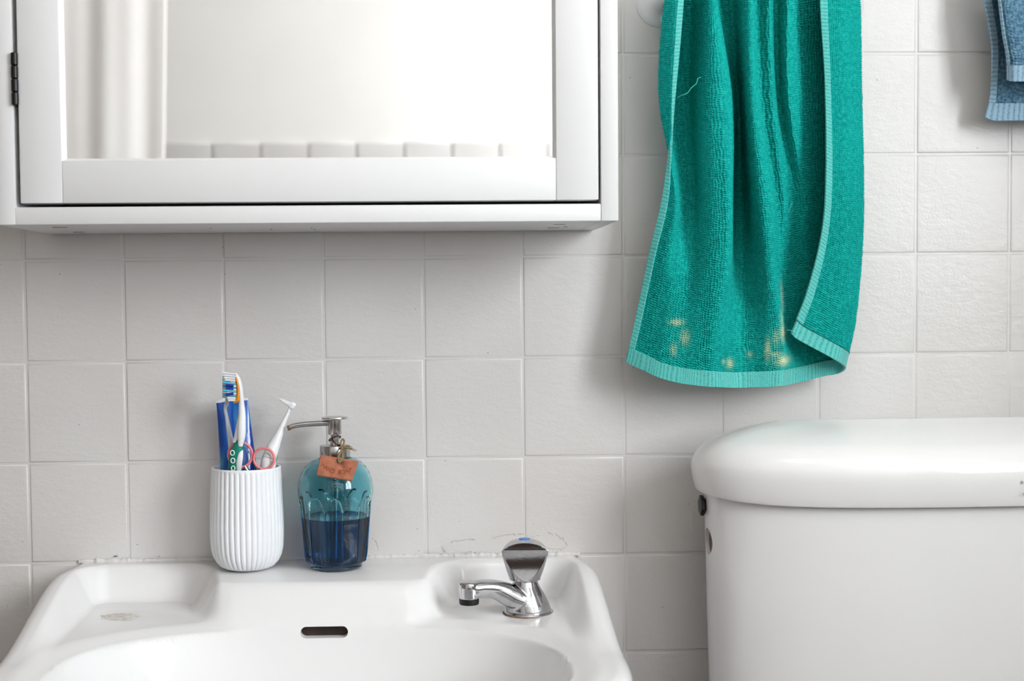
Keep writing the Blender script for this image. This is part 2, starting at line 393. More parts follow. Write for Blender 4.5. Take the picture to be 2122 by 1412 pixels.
for zc_ in (at(30, 164, CD).z, czt - .12):
    hx = at(31.5, 164, CD).x; hl = .0252
    hg = obj('hinge', rbox('hinge', hx - .0015, hx + .0012, -CD + .0005, -CD + .016, zc_ - hl, zc_ + hl, .0005), BLACKM, cab)
    for k in range(4):
        a = zc_ - hl + k * hl / 2; r_ = .0034
        obj('hinge_knuckle', revolve('hinge_knuckle', [(r_ * .8, a + .0003), (r_, a + .001), (r_, a + hl / 2 - .001), (r_ * .8, a + hl / 2 - .0003)], 20, (hx, -CD - .0015, 0)), BLACKM, hg)
for (px, py, l) in ((124, 471, 30), (164, 481, 24), (1160, 465, 24), (1147, 472, 26), (1172, 470, 8), (437, 473, 3), (562, 475, 4), (646, 473, 3), (652, 475, 4)):
    p = atz(px, py, cz0)
    if -CD < p.y < -.004:
        obj('board_nick', rbox('board_nick', p.x - l * .00024, p.x + l * .00024, p.y - .0010, p.y + .0010, cz0 - .0003, cz0 + .001, 0), RUBBER, cab)

# ------------------------------------------------------------------ wash basin
BX = (at(150, 1155).x + at(1215, 1150).x) / 2 - .002
DECK = CZ - .326
BY0, BY1 = -.0015, -.455
def half_w(y):
    t = -y
    w = .2840 + .0075 * sstep(0.0, .07, t)
    fr = np.clip((t - .25) / (.455 - .25), 0, 1)
    return w * (1 - fr ** 3.2) ** (1 / 2.6) * 1.0 + .0
def basin_z(x, y):
    """height of the glazed top at plan position (x from the middle, y from the wall)"""
    t = -y
    rim = LEDGE + (DECK - LEDGE) * sstep(.045, .27, t)
    def rrect(xa, xb, ta, tb, r):
        qx = np.abs(x - (xa + xb) / 2) - (xb - xa) / 2 + r; qy = np.abs(t - (ta + tb) / 2) - (tb - ta) / 2 + r
        return np.hypot(np.maximum(qx, 0), np.maximum(qy, 0)) + np.minimum(np.maximum(qx, qy), 0) - r
    taper = .24 * (np.clip(t, .03, .16) - .03); xo = x; x = x + np.sign(x) * taper * sstep(.16, .12, np.abs(x))
    l = rrect(-.270, -.124, .014, .5, .036); r_ = rrect(.121, .270, .014, .5, .036); x = xo
    floor_ = DECK + .004 * sstep(.2, .05, t)
    k = np.maximum(sstep(.002, -.023, l), sstep(.002, -.023, r_))
    z = rim + (np.minimum(floor_, rim) - rim) * k
    # the ledge in the middle ends above the bowl
    mid = sstep(.096, .132, t + .25 * np.maximum(0, np.abs(x + .003) - .09)) * sstep(.25, .20, np.abs(x))
    z = z + (DECK - z) * mid
    # bowl
    rr = ((np.abs(x) / .236) ** 2.5 + (np.abs(t - .282) / .158) ** 2.5) ** (1 / 2.5)
    dep = .15 * (1 - np.clip(rr, 0, 1) ** 2.6) ** 0.9
    lip = .012 * sstep(1.12, .98, rr)
    z = z - dep - lip * .6
    return z
NX, NY = 260, 220
tt = np.linspace(0, 1, NY)
ys = BY0 + (BY1 - BY0) * (tt * .999)
ss = np.sin(np.linspace(-1, 1, NX) * math.pi / 2 * .92) / math.sin(math.pi / 2 * .92)
Y, Sg = np.meshgrid(ys, ss, indexing='ij'); HW = half_w(Y); X = Sg * HW
Z = basin_z(X, Y)
edge = np.minimum(HW - np.abs(X), np.minimum(Y - BY1, .05) + 0)          # distance to the outer edge, rolled over
er = .016; e = np.clip(1 - edge / er, 0, 1); Z = Z - er * (1 - np.sqrt(1 - e * e * .999)) * .95
top = np.stack([X + BX, Y, Z], -1).reshape(-1, 3)
v = list(top); f = []
for i in range(NY - 1):
    for j in range(NX - 1):
        a = i * NX + j; f.append((a, a + NX, a + NX + 1, a + 1))
loop = [j for j in range(NX)] + [i * NX + NX - 1 for i in range(1, NY)] + [(NY - 1) * NX + j for j in range(NX - 2, -1, -1)] + [i * NX for i in range(NY - 2, 0, -1)]
prev = loop
for (sc, dz) in ((.992, -.022), (.965, -.06), (.80, -.14), (.45, -.21)):
    cur = []
    for q in loop:
        p = top[q]; cur.append(len(v))
        zb = (DECK - .016 if p[1] < -.2 else p[2]) if dz > -.03 else DECK - .016
        v.append(np.array([BX + (p[0] - BX) * sc, BY0 + (p[1] - BY0) * (sc if sc > .9 else sc), (p[2] if dz > -.03 else DECK - .016) + dz]))
    for k in range(len(loop)):
        k2 = (k + 1) % len(loop); f.append((prev[k], prev[k2], cur[k2], cur[k]))
    prev = cur
f.append(tuple(prev))
bme = me_from('basin_body', v, f, True)
bmm = bmesh.new(); bmm.from_mesh(bme); bmesh.ops.recalc_face_normals(bmm, faces=bmm.faces[:]); bmm.to_mesh(bme); bmm.free()
# overflow slot cut into the back of the bowl
oc = None
for t_ in np.linspace(.09, .2, 400):
    q = at(672, 1311, t_); 
    if float(basin_z(np.array(q.x - BX), np.array(-t_))) <= q.z + 1e-9 and oc is None and q.z < LEDGE - .01: last = q
    if q.z < float(basin_z(np.array(q.x - BX), np.array(-t_))): oc = q
oc = oc or at(672, 1311, .13)
hw, hh = .0242, .0056
poly = [(hw - hh + hh * math.cos(a), hh * math.sin(a)) for a in np.linspace(-math.pi / 2, math.pi / 2, 12)] + [(-(hw - hh) - hh * math.cos(a), -hh * math.sin(a)) for a in np.linspace(-math.pi / 2, math.pi / 2, 12)]
def slot(s, y_a, depth): return prism('slot', [(p[0] * s, p[1] * s) for p in poly], depth, ((oc.x, y_a, oc.z), (1, 0, 0), (0, 0, 1), (0, 1, 0)), 0)
bme = boolean(bme, [slot(1, oc.y - .03, .075)], 'basin_body')
bme.shade_smooth(); bme.set_sharp_from_angle(angle=math.radians(50))
basin = thing('wash_basin', 'white ceramic wash basin with soap dish recess and overflow slot', 'basin', (BX, -.2, 0))
bo = obj('basin_body', bme, CERAMIC, basin)
obj('overflow_shade_plug', join_me('overflow_shade_plug', [prism('c', [(p[0] * .985, p[1] * .97) for p in poly], .03, ((oc.x, oc.y + .010, oc.z), (1, 0, 0), (0, 0, 1), (0, 1, 0)), 0)]), SLOT_SHADE, basin)  # dark plug paints the shade inside the white slot
# pedestal under the bowl
obj('pedestal', revolve('pedestal', [(.12, 0), (.118, .03), (.085, .12), (.078, .4), (.10, .60), (.125, DECK - .19)], 48, (BX, -.21, 0)), CERAMIC, basin)
# lime crust in the soap dish
lc = atz(246, 1280, DECK + .001)
v, f = [], []
n = 40
for k in range(n):
    a = 2 * math.pi * k / n; r_ = 1 + random.uniform(-.25, .25)
    v.append((lc.x + math.cos(a) * .018 * r_, lc.y + math.sin(a) * .012 * r_, 0))
v.append((lc.x, lc.y, 0)); vi = [(lc.x + (p[0] - lc.x) * .6, lc.y + (p[1] - lc.y) * .6, 0) for p in v[:n]]
v = v[:n] + vi + [v[n]]
v = [(p[0], p[1], float(basin_z(np.array(p[0] - BX), np.array(p[1]))) + (.0001 if k < n else .0010 + random.uniform(-.0003, .0003))) for k, p in enumerate(v)]
for k in range(n):
    k2 = (k + 1) % n; f += [(k, k2, n + k2, n + k), (n + k, n + k2, 2 * n)]
obj('lime_crust', me_from('lime_crust', v, f), LIME, basin)

# ------------------------------------------------------------------ tap
TB = atz(1096, 1269, DECK + .001)
tz = float(basin_z(np.array(TB.x - BX), np.array(TB.y))); TB.z = tz
tap = thing('basin_tap', 'chrome pillar tap with three-sided knob and blue dot, on the basin', 'tap', TB)
U = Vector((-math.cos(math.radians(17)), -math.sin(math.radians(17)), 0))
obj('base_ring', revolve('base_ring', [(.020, -.0015), (.0258, -.0012), (.0262, .0012), (.0250, .0026), (.020, .0028)], 64, TB), CHROME_DULL, tap)
obj('rust_ring', revolve('rust_ring', [(.0255, -.002), (.0267, .0001), (.0262, .0007), (.0255, .0008)], 96, (TB.x - .0006, TB.y - .0002, TB.z), rfun=lambda t, r, z, i: r + (.0003 * math.sin(5 * t) + .0002 * math.sin(13 * t) if i == 1 else 0)), RUST, tap)
nk = TB + Vector((-.0035, 0, 0))
cone = revolve('c', [(.0235, .002), (.0238, .004), (.0222, .011), (.0182, .021), (.0142, .029), (.0125, .034), (.0125, .040)], 64, TB, rfun=None)
for p in cone.vertices: p.co.x -= .0035 * min(1, (p.co.z - TB.z) / .03)
sp_path = [TB + U * a + Vector((0, 0, h)) for a, h in ((-.004, .008), (.012, .015), (.026, .0225), (.038, .0275), (.050, .0292), (.060, .0290), (.066, .0288))]
sp = sweep('s', sp_path, [(.0200, .0100), (.0185, .0125), (.0135, .0115), (.0108, .0098), (.0104, .0092), (.0106, .0092), (.0095, .0085)], 28, 40, sq=.85)
hd = TB + U * .066
head = revolve('h', [(.0060, .0195), (.0103, .0200), (.0106, .0225), (.0107, .0320), (.0100, .0363), (.0080, .0378), (0, .0384)], 40, (hd.x, hd.y, TB.z))
def rem(t):
    md = t.modifiers.new('r', 'REMESH'); md.mode = 'VOXEL'; md.voxel_size = .0007; md.use_smooth_shade = True
    md = t.modifiers.new('s', 'SMOOTH'); md.factor = .5; md.iterations = 9
tb = apply_modifiers(join_me('tap_body', [cone, sp, head]), rem, 'tap_body'); tb.shade_smooth()
obj('tap_body', tb, CHROME, tap)
obj('aerator', revolve('aerator', [(.0070, .0140), (.0098, .0144), (.0102, .0160), (.0102, .0205), (.0090, .0215)], 40, (hd.x, hd.y, TB.z)), RUBBER, tap)
KH, kc = .0345, Vector((TB.x - .0040, TB.y, TB.z))
kprof = [(.0125, .0), (.0162, .0008), (.0166, .003), (.0193, .010), (.0226, .018), (.0262, .026), (.0286, .0300), (.0292, .0312), (.0276, .0330), (.0225, .0372), (.0165, .0402), (.0095, .0424), (.004, .0432), (0, .0434)]
kp = []
for (a, b) in zip(kprof[:-1], kprof[1:]):
    for q in range(10): kp.append((a[0] + (b[0] - a[0]) * q / 10, a[1] + (b[1] - a[1]) * q / 10))
kp.append(kprof[-1])
def kr(t, r, z, i):
    best = r
    for k in range(3):
        a0 = -math.pi / 2 + math.radians(-3) + k * 2 * math.pi / 3
        c = math.cos(t - a0)
        # hollow-ground face leaning outwards at the foot
        dd = .0166 - .0024 * min(1.2, max(0, z / .031)) - .0012 * math.sin(math.pi * min(1, max(0, z / .034)))
        if c > .12: best = min(best, float(dd) / c) if float(dd) / c < r else best
    return best
kn = revolve('knob', kp, 540, (kc.x, kc.y, kc.z + KH), rfun=kr, angle=22)
knob = obj('knob', kn, CHROME, tap)
obj('blue_marker', revolve('blue_marker', [(.0062, 0), (.0060, .0006), (0, .0008)], 32, (kc.x, kc.y, kc.z + KH + .0428)), BLUEDOT, knob)
obj('spindle', revolve('spindle', [(.0095, .034), (.0095, .040)], 32, (kc.x, kc.y, kc.z)), CHROME_DULL, tap)

# ------------------------------------------------------------------ ribbed tumbler
MC = atz(512.5, 1168, LEDGE); MY = -.0445
MC = Vector((at(512.5, 1120, -MY).x, MY, LEDGE + .0004))
tum = thing('tumbler', 'white ribbed ceramic tumbler holding toothbrushes, standing on the basin ledge', 'tumbler', MC)
mp_ = [(0, .0), (.020, .0), (.0235, .0006), (.0290, .0032), (.0335, .0080), (.0368, .0145), (.0386, .0225), (.0394, .033), (.0396, .045), (.0392, .060), (.0386, .075), (.0380, .090), (.0375, .102), (.0372, .1075)]
pp = []
for (a, b) in zip(mp_[:-1], mp_[1:]):
    q_ = max(1, int(math.hypot(b[0] - a[0], b[1] - a[1]) / .0016))
    for q in range(q_): pp.append((a[0] + (b[0] - a[0]) * q / q_, a[1] + (b[1] - a[1]) * q / q_))
pp.append(mp_[-1]); nrib = len(pp)
pp += [(.0370, .1090), (.0362, .1096), (.0350, .1096), (.0343, .1088), (.0340, .105), (.0345, .06), (.0340, .02), (.030, .009), (.0, .007)]
def mug_r(t, r, z, i):
    if i >= nrib or r < .02: return r
    amp = .0018 * sstep(.0, .004, z) * (1 - sstep(.1045, .1078, z))
    return r - amp * (1 - abs(math.cos(20 * t)) ** .55)
obj('tumbler_body', revolve('tumbler_body', pp, 480, MC, angle=55, rfun=mug_r), MATTEW, tum)
RIM = MC.z + .1096

# things standing in the tumbler
WHITEP = mat('white_plastic', srgb(240, 241, 243), 0.25, spec=0.5, var=0.02)
SILVERP = mat('pearl_plastic', srgb(215, 219, 228), 0.2, spec=0.6, var=0.1, vscale=60, coat=0.4)
GREENP = mat('green_rubber', srgb(0, 128, 108), 0.38, var=0.05)
BLACKP = mat('black_grip', srgb(25, 28, 28), 0.5, var=0.05)
ORANGEP = mat('orange_gum', srgb(240, 150, 25), 0.35, var=0.12, vscale=200)
BRW = mat('white_bristle', srgb(238, 240, 243), 0.5, var=0.08, vscale=900, bump=.3, bscale=1500)
BRA = mat('aqua_bristle', srgb(70, 190, 220), 0.45, var=0.1, vscale=900, bump=.3, bscale=1500)
BRB = mat('navy_bristle', srgb(20, 40, 150), 0.45, var=0.1, vscale=900, bump=.3, bscale=1500)
PINKP = mat('pink_plastic', srgb(238, 140, 142), 0.35, var=0.05)
def path(*p): return [at(a, b, d) for a, b, d in p]
def tuft(parent, p0, p1, r, m_, sq=.8):
    return obj('bristle_tuft', sweep('bristle_tuft', [p0, p0.lerp(p1, .5), p1], [r, r * 1.05, r * 1.25], 8), m_, parent)

# toothpaste tube
def toothpaste():
    M = bpy.data.materials.new('blue_tube'); M.use_nodes = True; nt = M.node_tree; L = nt.links.new; b = nt.nodes['Principled BSDF']
    b.inputs['Roughness'].default_value = .22; b.inputs['Coat Weight'].default_value = .5
    tc = N(M, 'ShaderNodeTexCoord'); mp = N(M, 'ShaderNodeMapping'); mp.inputs['Scale'].default_value = (38, 5, 9); mp.inputs['Rotation'].default_value = (0, .18, 0)
    L(tc.outputs['Object'], mp.inputs['Vector'])
    n = N(M, 'ShaderNodeTexNoise'); n.inputs['Scale'].default_value = 1.5; n.inputs['Detail'].default_value = 3; n.inputs['Distortion'].default_value = .6
    L(mp.outputs[0], n.inputs['Vector'])
    cr = N(M, 'ShaderNodeValToRGB'); E_ = cr.color_ramp.elements
    E_[0].position = .30; E_[0].color = srgb(0, 42, 120); E_[1].position = .74; E_[1].color = srgb(70, 165, 235)
    for p, c in ((.45, srgb(0, 72, 165)), (.56, srgb(0, 100, 195)), (.63, srgb(0, 112, 165))):
        x = E_.new(p); x.color = c
    L(n.outputs['Fac'], cr.inputs['Fac']); L(cr.outputs[0], b.inputs['Base Color'])
    n2 = N(M, 'ShaderNodeTexNoise'); n2.inputs['Scale'].default_value = 70; L(tc.outputs['Object'], n2.inputs['Vector'])
    bp = N(M, 'ShaderNodeBump'); bp.inputs['Strength'].default_value = .35; bp.inputs['Distance'].default_value = .003; L(n2.outputs['Fac'], bp.inputs['Height']); L(bp.outputs[0], b.inputs['Normal'])
    root = thing('toothpaste_tube', 'blue toothpaste tube with white crimped end up, leaning in the tumbler', 'toothpaste', at(505, 1140, .037))
    T_, B_ = at(480.5, 824, .030), at(510, 1140, .040); ax = (T_ - B_); Lh = ax.length; ax /= Lh
    side = Vector((1, 0, 0)); side = (side - ax * side.dot(ax)).normalized(); nor = side.cross(ax).normalized()
    v, f = [], []; n_ = 36; rows = 40
    for i in range(rows + 1):
        q = i / rows                                   # 0 at the crimp
        ha = .0172 + .0024 * sstep(0, .5, np.array(q)); hb = .0011 + .0125 * (1 - (1 - q) ** 2)
        ha = float(ha) - .004 * float(sstep(.5, 1, np.array(q)))
        for k in range(n_):
            a = 2 * math.pi * k / n_
            dent = 1 - .18 * math.exp(-((q - .45) / .16) ** 2) * max(0, math.cos(a + 1.9)) - .1 * math.exp(-((q - .2) / .1) ** 2) * max(0, math.cos(a + 1.2))
            v.append(T_ - ax * (.004 + q * (Lh - .004)) + side * ha * math.cos(a) + nor * hb * math.sin(a) * dent)
    for i in range(rows):
        for k in range(n_):
            k2 = (k + 1) % n_; f.append((i * n_ + k, i * n_ + k2, (i + 1) * n_ + k2, (i + 1) * n_ + k))
    f.append(tuple(range(n_))); f.append(tuple(rows * n_ + k for k in range(n_)))
    obj('tube_body', me_from('tube_body', v, f, True, 60), M, root)
    # crimp: thin bar with a slightly bowed top edge
    v, f = [], []
    for k in range(21):
        u = k / 10 - 1; h = .0015 + .0022 * (1 - u * u)
        for (hh_, dd) in ((-.0005, -.0009), (h, -.0007), (h, .0007), (-.0005, .0009)):
            v.append(T_ - ax * .004 + side * u * .0174 + ax * hh_ + nor * dd)
    for k in range(20):
        for c in range(4): f.append((k * 4 + c, k * 4 + (c + 1) % 4, k * 4 + 4 + (c + 1) % 4, k * 4 + 4 + c))
    f += [(0, 1, 2, 3), (80, 81, 82, 83)]
    obj('crimped_end', me_from('crimped_end', v, f, False), WHITEP, root)
toothpaste()

# toothbrush in front: seen from the side, bristles to the left
def brush_front():
    d0 = .066
    root = thing('toothbrush', 'white and green toothbrush with orange gum guard and blue bristles, frontmost in the tumbler', 'toothbrush', at(486, 1130, .060))
    obj('handle', sweep('handle', path((484, 1120, .062), (484, 1010, .064), (485, 975, .066), (489, 950, .067), (492, 935, .067), (497, 918, .066), (501, 905, .0655)),
                        [(.0050, .0045), (.0060, .005), (.0065, .005), (.0075, .0052), (.0070, .0050), (.0050, .0045), (.0028, .003)], 20, 46, upv=(0, 1, 0)), GREENP, root)
    neck = obj('neck', sweep('neck', path((498, 925, .0700), (500.5, 905, .0705), (501, 880, .0695), (501.5, 855, .0685), (500.5, 838, .068), (500, 820, .068), (498.5, 803, .068), (494, 785, .068), (488, 774, .068)),
                             [(.0024, .0020), (.0040, .0030), (.0042, .0034), (.0036, .0032), (.0030, .0036), (.0024, .0052), (.0022, .0056), (.0021, .0050), (.0012, .0030)], 18, 60, upv=(0, 1, 0)), WHITEP, root)
    obj('neck_flange', sweep('neck_flange', path((490, 918, .0665), (493, 895, .0660), (497, 865, .0660), (500, 842, .066)), [(.0040, .0020), (.0030, .002), (.0020, .0018), (.0010, .001)], 14, 24, upv=(0, 1, 0)), WHITEP, root)
    obj('handle_inlay', sweep('handle_inlay', path((494, 975, .0690), (496.5, 955, .0715), (499, 942, .0712), (502, 933, .069)), [(.0030, .0015), (.0032, .0018), (.0026, .0016), (.0008, .0008)], 14, 24, upv=(0, 1, 0)), WHITEP, root)
    for (px, py, r_) in ((481.5, 939, .0026), (482.5, 955, .0026), (483, 971, .0024)):
        c = at(px, py, .0722 if py > 945 else .0718)
        t_ = [c + Vector((r_ * .8 * math.cos(a), -.0004 * math.cos(a), r_ * math.sin(a))) for a in np.linspace(0, 2 * math.pi, 20, endpoint=False)]
        obj('grip_ring', sweep('grip_ring', t_, .0006, 8, closed=True, upv=(0, 1, 0)), WHITEP, root)
    obj('gum_guard', sweep('gum_guard', path((487, 777, .068), (491.5, 787, .068), (494.5, 802, .068), (495, 816, .068), (492.5, 828, .068), (484, 834, .068)),
                           [(.0016, .0035), (.0024, .0056), (.0024, .0060), (.0026, .0060), (.0030, .0056), (.0016, .003)], 16, 40, upv=(0, 1, 0)), ORANGEP, neck)
    rows = [(776, 464, 773, BRW, 0), (780.5, 464, 778, BRW, 0), (785, 465, 783, BRW, 0), (789.5, 466, 788, BRW, 0), (796.5, 462, 793, BRA, .002), (801, 469, 799, BRW, 0), (805, 462, 800.5, BRA, -.002),
            (808.5, 470, 806, BRW, 0), (813, 462, 809, BRA, .002), (816.5, 470, 814, BRW, 0), (821, 463, 819, BRA, -.002), (826, 471, 825, BRW, 0), (830, 473, 830, BRW, 0)]
    for (yb, xe, ye, m_, off) in rows:
        for dd in ((-.0038, 0.0, .0038)):
            tuft(neck, at(490, yb, .068 + dd), at(xe, ye, .068 + dd + off * (1 if dd else 0)), .0010, m_)
    for (yb, ye) in ((800, 798), (806, 804), (816, 818)):
        tuft(neck, at(484, yb, .0735), at(468, ye, .0742), .0012, BRB)
brush_front()

def brush_back():
    root = thing('toothbrush', 'pearl white slim toothbrush standing behind the green one', 'toothbrush', at(486, 1130, .05))
    obj('handle', sweep('handle', path((488, 1125, .052), (486, 1000, .052), (480, 930, .053), (474, 890, .054), (470, 865, .054), (467, 849, .054), (469, 838, .054)),
                        [(.0045, .004), (.0042, .004), (.0034, .0032), (.0026, .0026), (.0020, .0022), (.0018, .0022), (.0022, .0024)], 18, 50, upv=(0, 1, 0)), SILVERP, root)
    head_ = obj('brush_head', sweep('brush_head', path((469, 842, .054), (471, 830, .053), (473, 805, .052), (473, 780, .052), (471, 772, .052)), [(.0022, .0024), (.0022, .0045), (.0022, .0052), (.0022, .0048), (.0012, .002)], 16, 30, upv=(0, 1, 0)), SILVERP, root)
    for k in range(9):
        yb = 774 + k * 6.2
        for dd in (-.003, .003):
            tuft(head_, at(470, yb, .052 + dd), at(461, yb - 1.0, .052 + dd), .0012, BRW)
brush_back()

def interspace():
    root = thing('interdental_brush', 'white angled interdental brush attachment leaning right in the tumbler', 'toothbrush', at(545, 1130, .045))
    obj('stem', sweep('stem', path((557, 952, .052), (565, 930, .047), (577, 903, .044), (588, 876, .042), (596, 858, .041), (601, 846, .0405)),
                      [(.0075, .0072), (.0070, .0066), (.0046, .0044), (.0028, .0028), (.0020, .0020), (.0018, .0018)], 20, 40, upv=(0, 1, 0)), WHITEP, root)
    hp = obj('head', sweep('head', path((611, 844, .0405), (606, 841, .0405), (600, 838, .0405)), [(.0034, .0030), (.0040, .0036), (.0030, .0030)], 16, 14, upv=(0, 1, 0), sq=.6), WHITEP, root)
    obj('arm', sweep('arm', path((604, 840, .0405), (593, 834.5, .0405), (584, 830, .0405)), [(.0024, .0026), (.0022, .0026), (.0019, .0022)], 14, 12, upv=(0, 1, 0), sq=.6), WHITEP, hp)
    tuft(hp, at(585, 830.5, .0405), at(579, 827.5, .0405), .0010, BRW)
    obj('grip', sweep('grip', path((553, 1120, .048), (554, 1000, .050), (556, 960, .051), (560, 944, .0495)), [(.0068, .0068), (.0080, .0075), (.0082, .0078), (.0070, .006)], 20, 24, upv=(0, 1, 0)), WHITEP, root)
    obj('green_button', sweep('green_button', path((574, 940, .045), (570, 952, .047), (568, 965, .048)), [(.0012, .0025), (.0020, .003), (.002, .003)], 12, 12, upv=(0, 1, 0)), GREENP, root)
    for k in range(5):
        c = at(550.5, 944 + k * 5, .053)
        obj('grip_rib', rbox('grip_rib', c.x - .0020, c.x + .0016, c.y - .0022, c.y + .0022, c.z - .0009, c.z + .0009, .0004), BLACKP, root)
interspace()

def scissors():
    root = thing('scissors', 'small scissors with round pink handles, points down in the tumbler', 'scissors', at(522, 1120, .056))
    for (cx_, cy_, rx, ry, d_) in ((498, 943, 24, 26, .0588), (547, 951, 21.5, 22, .0600)):
        c = at(cx_, cy_, d_); s_ = F / (D - d_)
        t_ = [c + Vector((rx / s_ * math.cos(a), -.0015 * math.cos(a) * (1 if cx_ > 520 else -1), ry / s_ * math.sin(a))) for a in np.linspace(0, 2 * math.pi, 48, endpoint=False)]
        h_ = obj('finger_ring', sweep('finger_ring', t_, .00155, 12, closed=True, upv=(0, 1, 0)), PINKP, root)
        obj('shank', sweep('shank', [at(cx_ + (8 if cx_ < 520 else -8), cy_ + ry - 2, d_), at(522, 1005, .058), at(522 + (6 if cx_ < 520 else -6), 1100, .056)], [(.0022, .0012), (.003, .001), (.0008, .0006)], 10, 20, upv=(0, 1, 0)), STEEL, h_)
scissors()

# ------------------------------------------------------------------ soap dispenser
BC = Vector((at(696.5, 1110, .046).x, -.046, LEDGE + .0006))
soap = thing('soap_dispenser', 'blue glass pump soap bottle, half full, standing beside the ribbed tumbler', 'soap dispenser', BC)
def glass(name, col, rough=0.0, ior=1.45, dens=None):
    M = bpy.data.materials.new(name); M.use_nodes = True; nt = M.node_tree; b = nt.nodes['Principled BSDF']
    b.inputs['Transmission Weight'].default_value = 1; b.inputs['Roughness'].default_value = rough; b.inputs['IOR'].default_value = ior
    g = N(M, 'ShaderNodeTexNoise'); g.inputs['Scale'].default_value = 25; mx = N(M, 'ShaderNodeMix'); mx.data_type = 'RGBA'
    mx.inputs[6].default_value = col; mx.inputs[7].default_value = tuple(c * .93 for c in col[:3]) + (1,)
    nt.links.new(g.outputs['Fac'], mx.inputs[0]); nt.links.new(mx.outputs[2], b.inputs['Base Color'])
    return M
GLASS = glass('teal_glass', (.46, .83, .90, 1), .01, 1.42)
LIQ = glass('blue_soap', (.006, .19, .62, 1), .01, 1.36)
ob = [(0, .0), (.0262, .0), (.0275, .0010), (.0280, .0040), (.0300, .0058), (.0325, .0070), (.0338, .0090), (.0346, .0130), (.0358, .030), (.0374, .050), (.0390, .066), (.0402, .076), (.0406, .082), (.0403, .088), (.0392, .0945), (.0368, .1015), (.0330, .1080), (.0285, .1125), (.0230, .1160), (.0175, .1180), (.0150, .1195), (.0145, .1240)]
po = []
for (a, b) in zip(ob[:-1], ob[1:]):
    q_ = max(1, int(math.hypot(b[0] - a[0], b[1] - a[1]) / .0013))
    for q in range(q_): po.append((a[0] + (b[0] - a[0]) * q / q_, a[1] + (b[1] - a[1]) * q / q_))
po.append(ob[-1])
NF = 12
def facet(t, r, z, i):
    if r < .027: return r
    u = ((t + math.pi / 2) / (2 * math.pi / NF) + .5) % 1 - .5; u *= 2        # -1..1 across one panel
    topz = .0630 + .0160 * math.sqrt(max(0, 1 - (u / .94) ** 2))
    m_ = float(sstep(0, .0014, np.array(topz - z))) * float(sstep(.0055, .0075, np.array(z))) * (1 if abs(u) < .94 else 0)
    flat = r * math.cos(math.pi / NF * .94) / math.cos(u * math.pi / NF * .94) if abs(u) < .94 else r
    return r + (min(flat, r) - r - .0012) * m_
th = .0024
inn = [(r - th if r > .03 else max(0, r - th - .0004), z) for r, z in po if z > .0045]
def facet_in(t, r, z, i): return r + (facet(t, r + th, z, i) - (r + th)) * .12
def closed_shell():
    a = revolve('a', po, 288, BC, 30, facet, cap=False)
    b = revolve('b', [(0, .0045)] + [p for p in inn], 144, BC, 60, facet_in, cap=False)
    return a, b
ga, gb = closed_shell()
bm = bmesh.new(); bm.from_mesh(gb); bmesh.ops.reverse_faces(bm, faces=bm.faces[:]); bm.to_mesh(gb); bm.free()
bm = bmesh.new(); bm.from_mesh(ga); n0 = len(bm.faces); bm.from_mesh(gb)
gm = bpy.data.meshes.new('glass_body'); bm.to_mesh(gm); bm.free(); gm.shade_smooth(); gm.set_sharp_from_angle(angle=math.radians(32))
gl = obj('glass_body', gm, GLASS, soap)
LV = at(696.5, 1069.5, .046).z - BC.z
lp = [(0, .0047)] + [(r + .0003, z) for r, z in inn if .0048 < z < LV] 
lp[1] = (lp[1][0], lp[1][1]); lr = lp[-1][0]
lp += [(lr, LV), (lr - .0004, LV - .0002), (0, LV - .0002)]
obj('liquid_soap', revolve('liquid_soap', lp, 144, BC, 60, lambda t, r, z, i: r if z > LV - .0003 else facet_in(t, r, z, i)), LIQ, soap)
PLASTIC_CLEAR = glass('clear_plastic', (.93, .96, .97, 1), .02, 1.25)
obj('dip_tube', sweep('dip_tube', [BC + Vector((0, 0, .118)), BC + Vector((-.0005, 0, .06)), BC + Vector((-.002, 0, .011))], .0030, 16, 12, upv=(0, 1, 0)), PLASTIC_CLEAR, soap)
spr = [BC + Vector((.0042 * math.cos(a), .0042 * math.sin(a), .1150 - a * .00042)) for a in np.linspace(0, 2 * math.pi * 11, 180)]
obj('pump_spring', sweep('pump_spring', spr, .0006, 6), STEEL, soap)
pump = obj('pump_collar', revolve('pump_collar', [(.0150, .1185), (.0160, .1190), (.0163, .1200), (.0163, .1300), (.0157, .1312), (.0100, .1316), (.0070, .1320), (.0052, .1322), (.0052, .1345)], 64, BC, 35), STEEL, soap)
obj('pump_stem', revolve('pump_stem', [(.0045, .131), (.0045, .1455)], 32, BC), STEEL, pump)
obj('pump_head', revolve('pump_head', [(.0046, .1428), (.0068, .1430), (.0072, .1436), (.0072, .1590), (.0066, .1596)], 40, BC, 35), STEEL, pump)
obj('press_disc', revolve('press_disc', [(.0060, .1588), (.0135, .1596), (.0142, .1606), (.0140, .1616), (.010, .1622), (0, .1624)], 56, BC, 35), STEEL, pump)
Zs = [at(683, 877, .046).z, at(640, 879, .047).z, at(618, 881.5, .048).z, at(606, 884, .048).z, at(597, 887.5, .048).z]
sp_ = [Vector((BC.x - .005, BC.y, at(690, 877, .046).z))] + [Vector((at(px, 880, .046).x, BC.y - .0005 * k, Zs[k])) for k, px in enumerate((683, 640, 618, 606, 597))]
obj('spout', sweep('spout', sp_, [.0031, .0031, .0029, .0028, .0027, .0026], 20, 40, upv=(0, 1, 0)), STEEL, pump)
obj('spout_tip', sweep('spout_tip', [sp_[-1] + Vector((.0025, 0, .0004)), sp_[-1] + Vector((-.0004, 0, -.0001))], .00275, 20), RUST, pump)
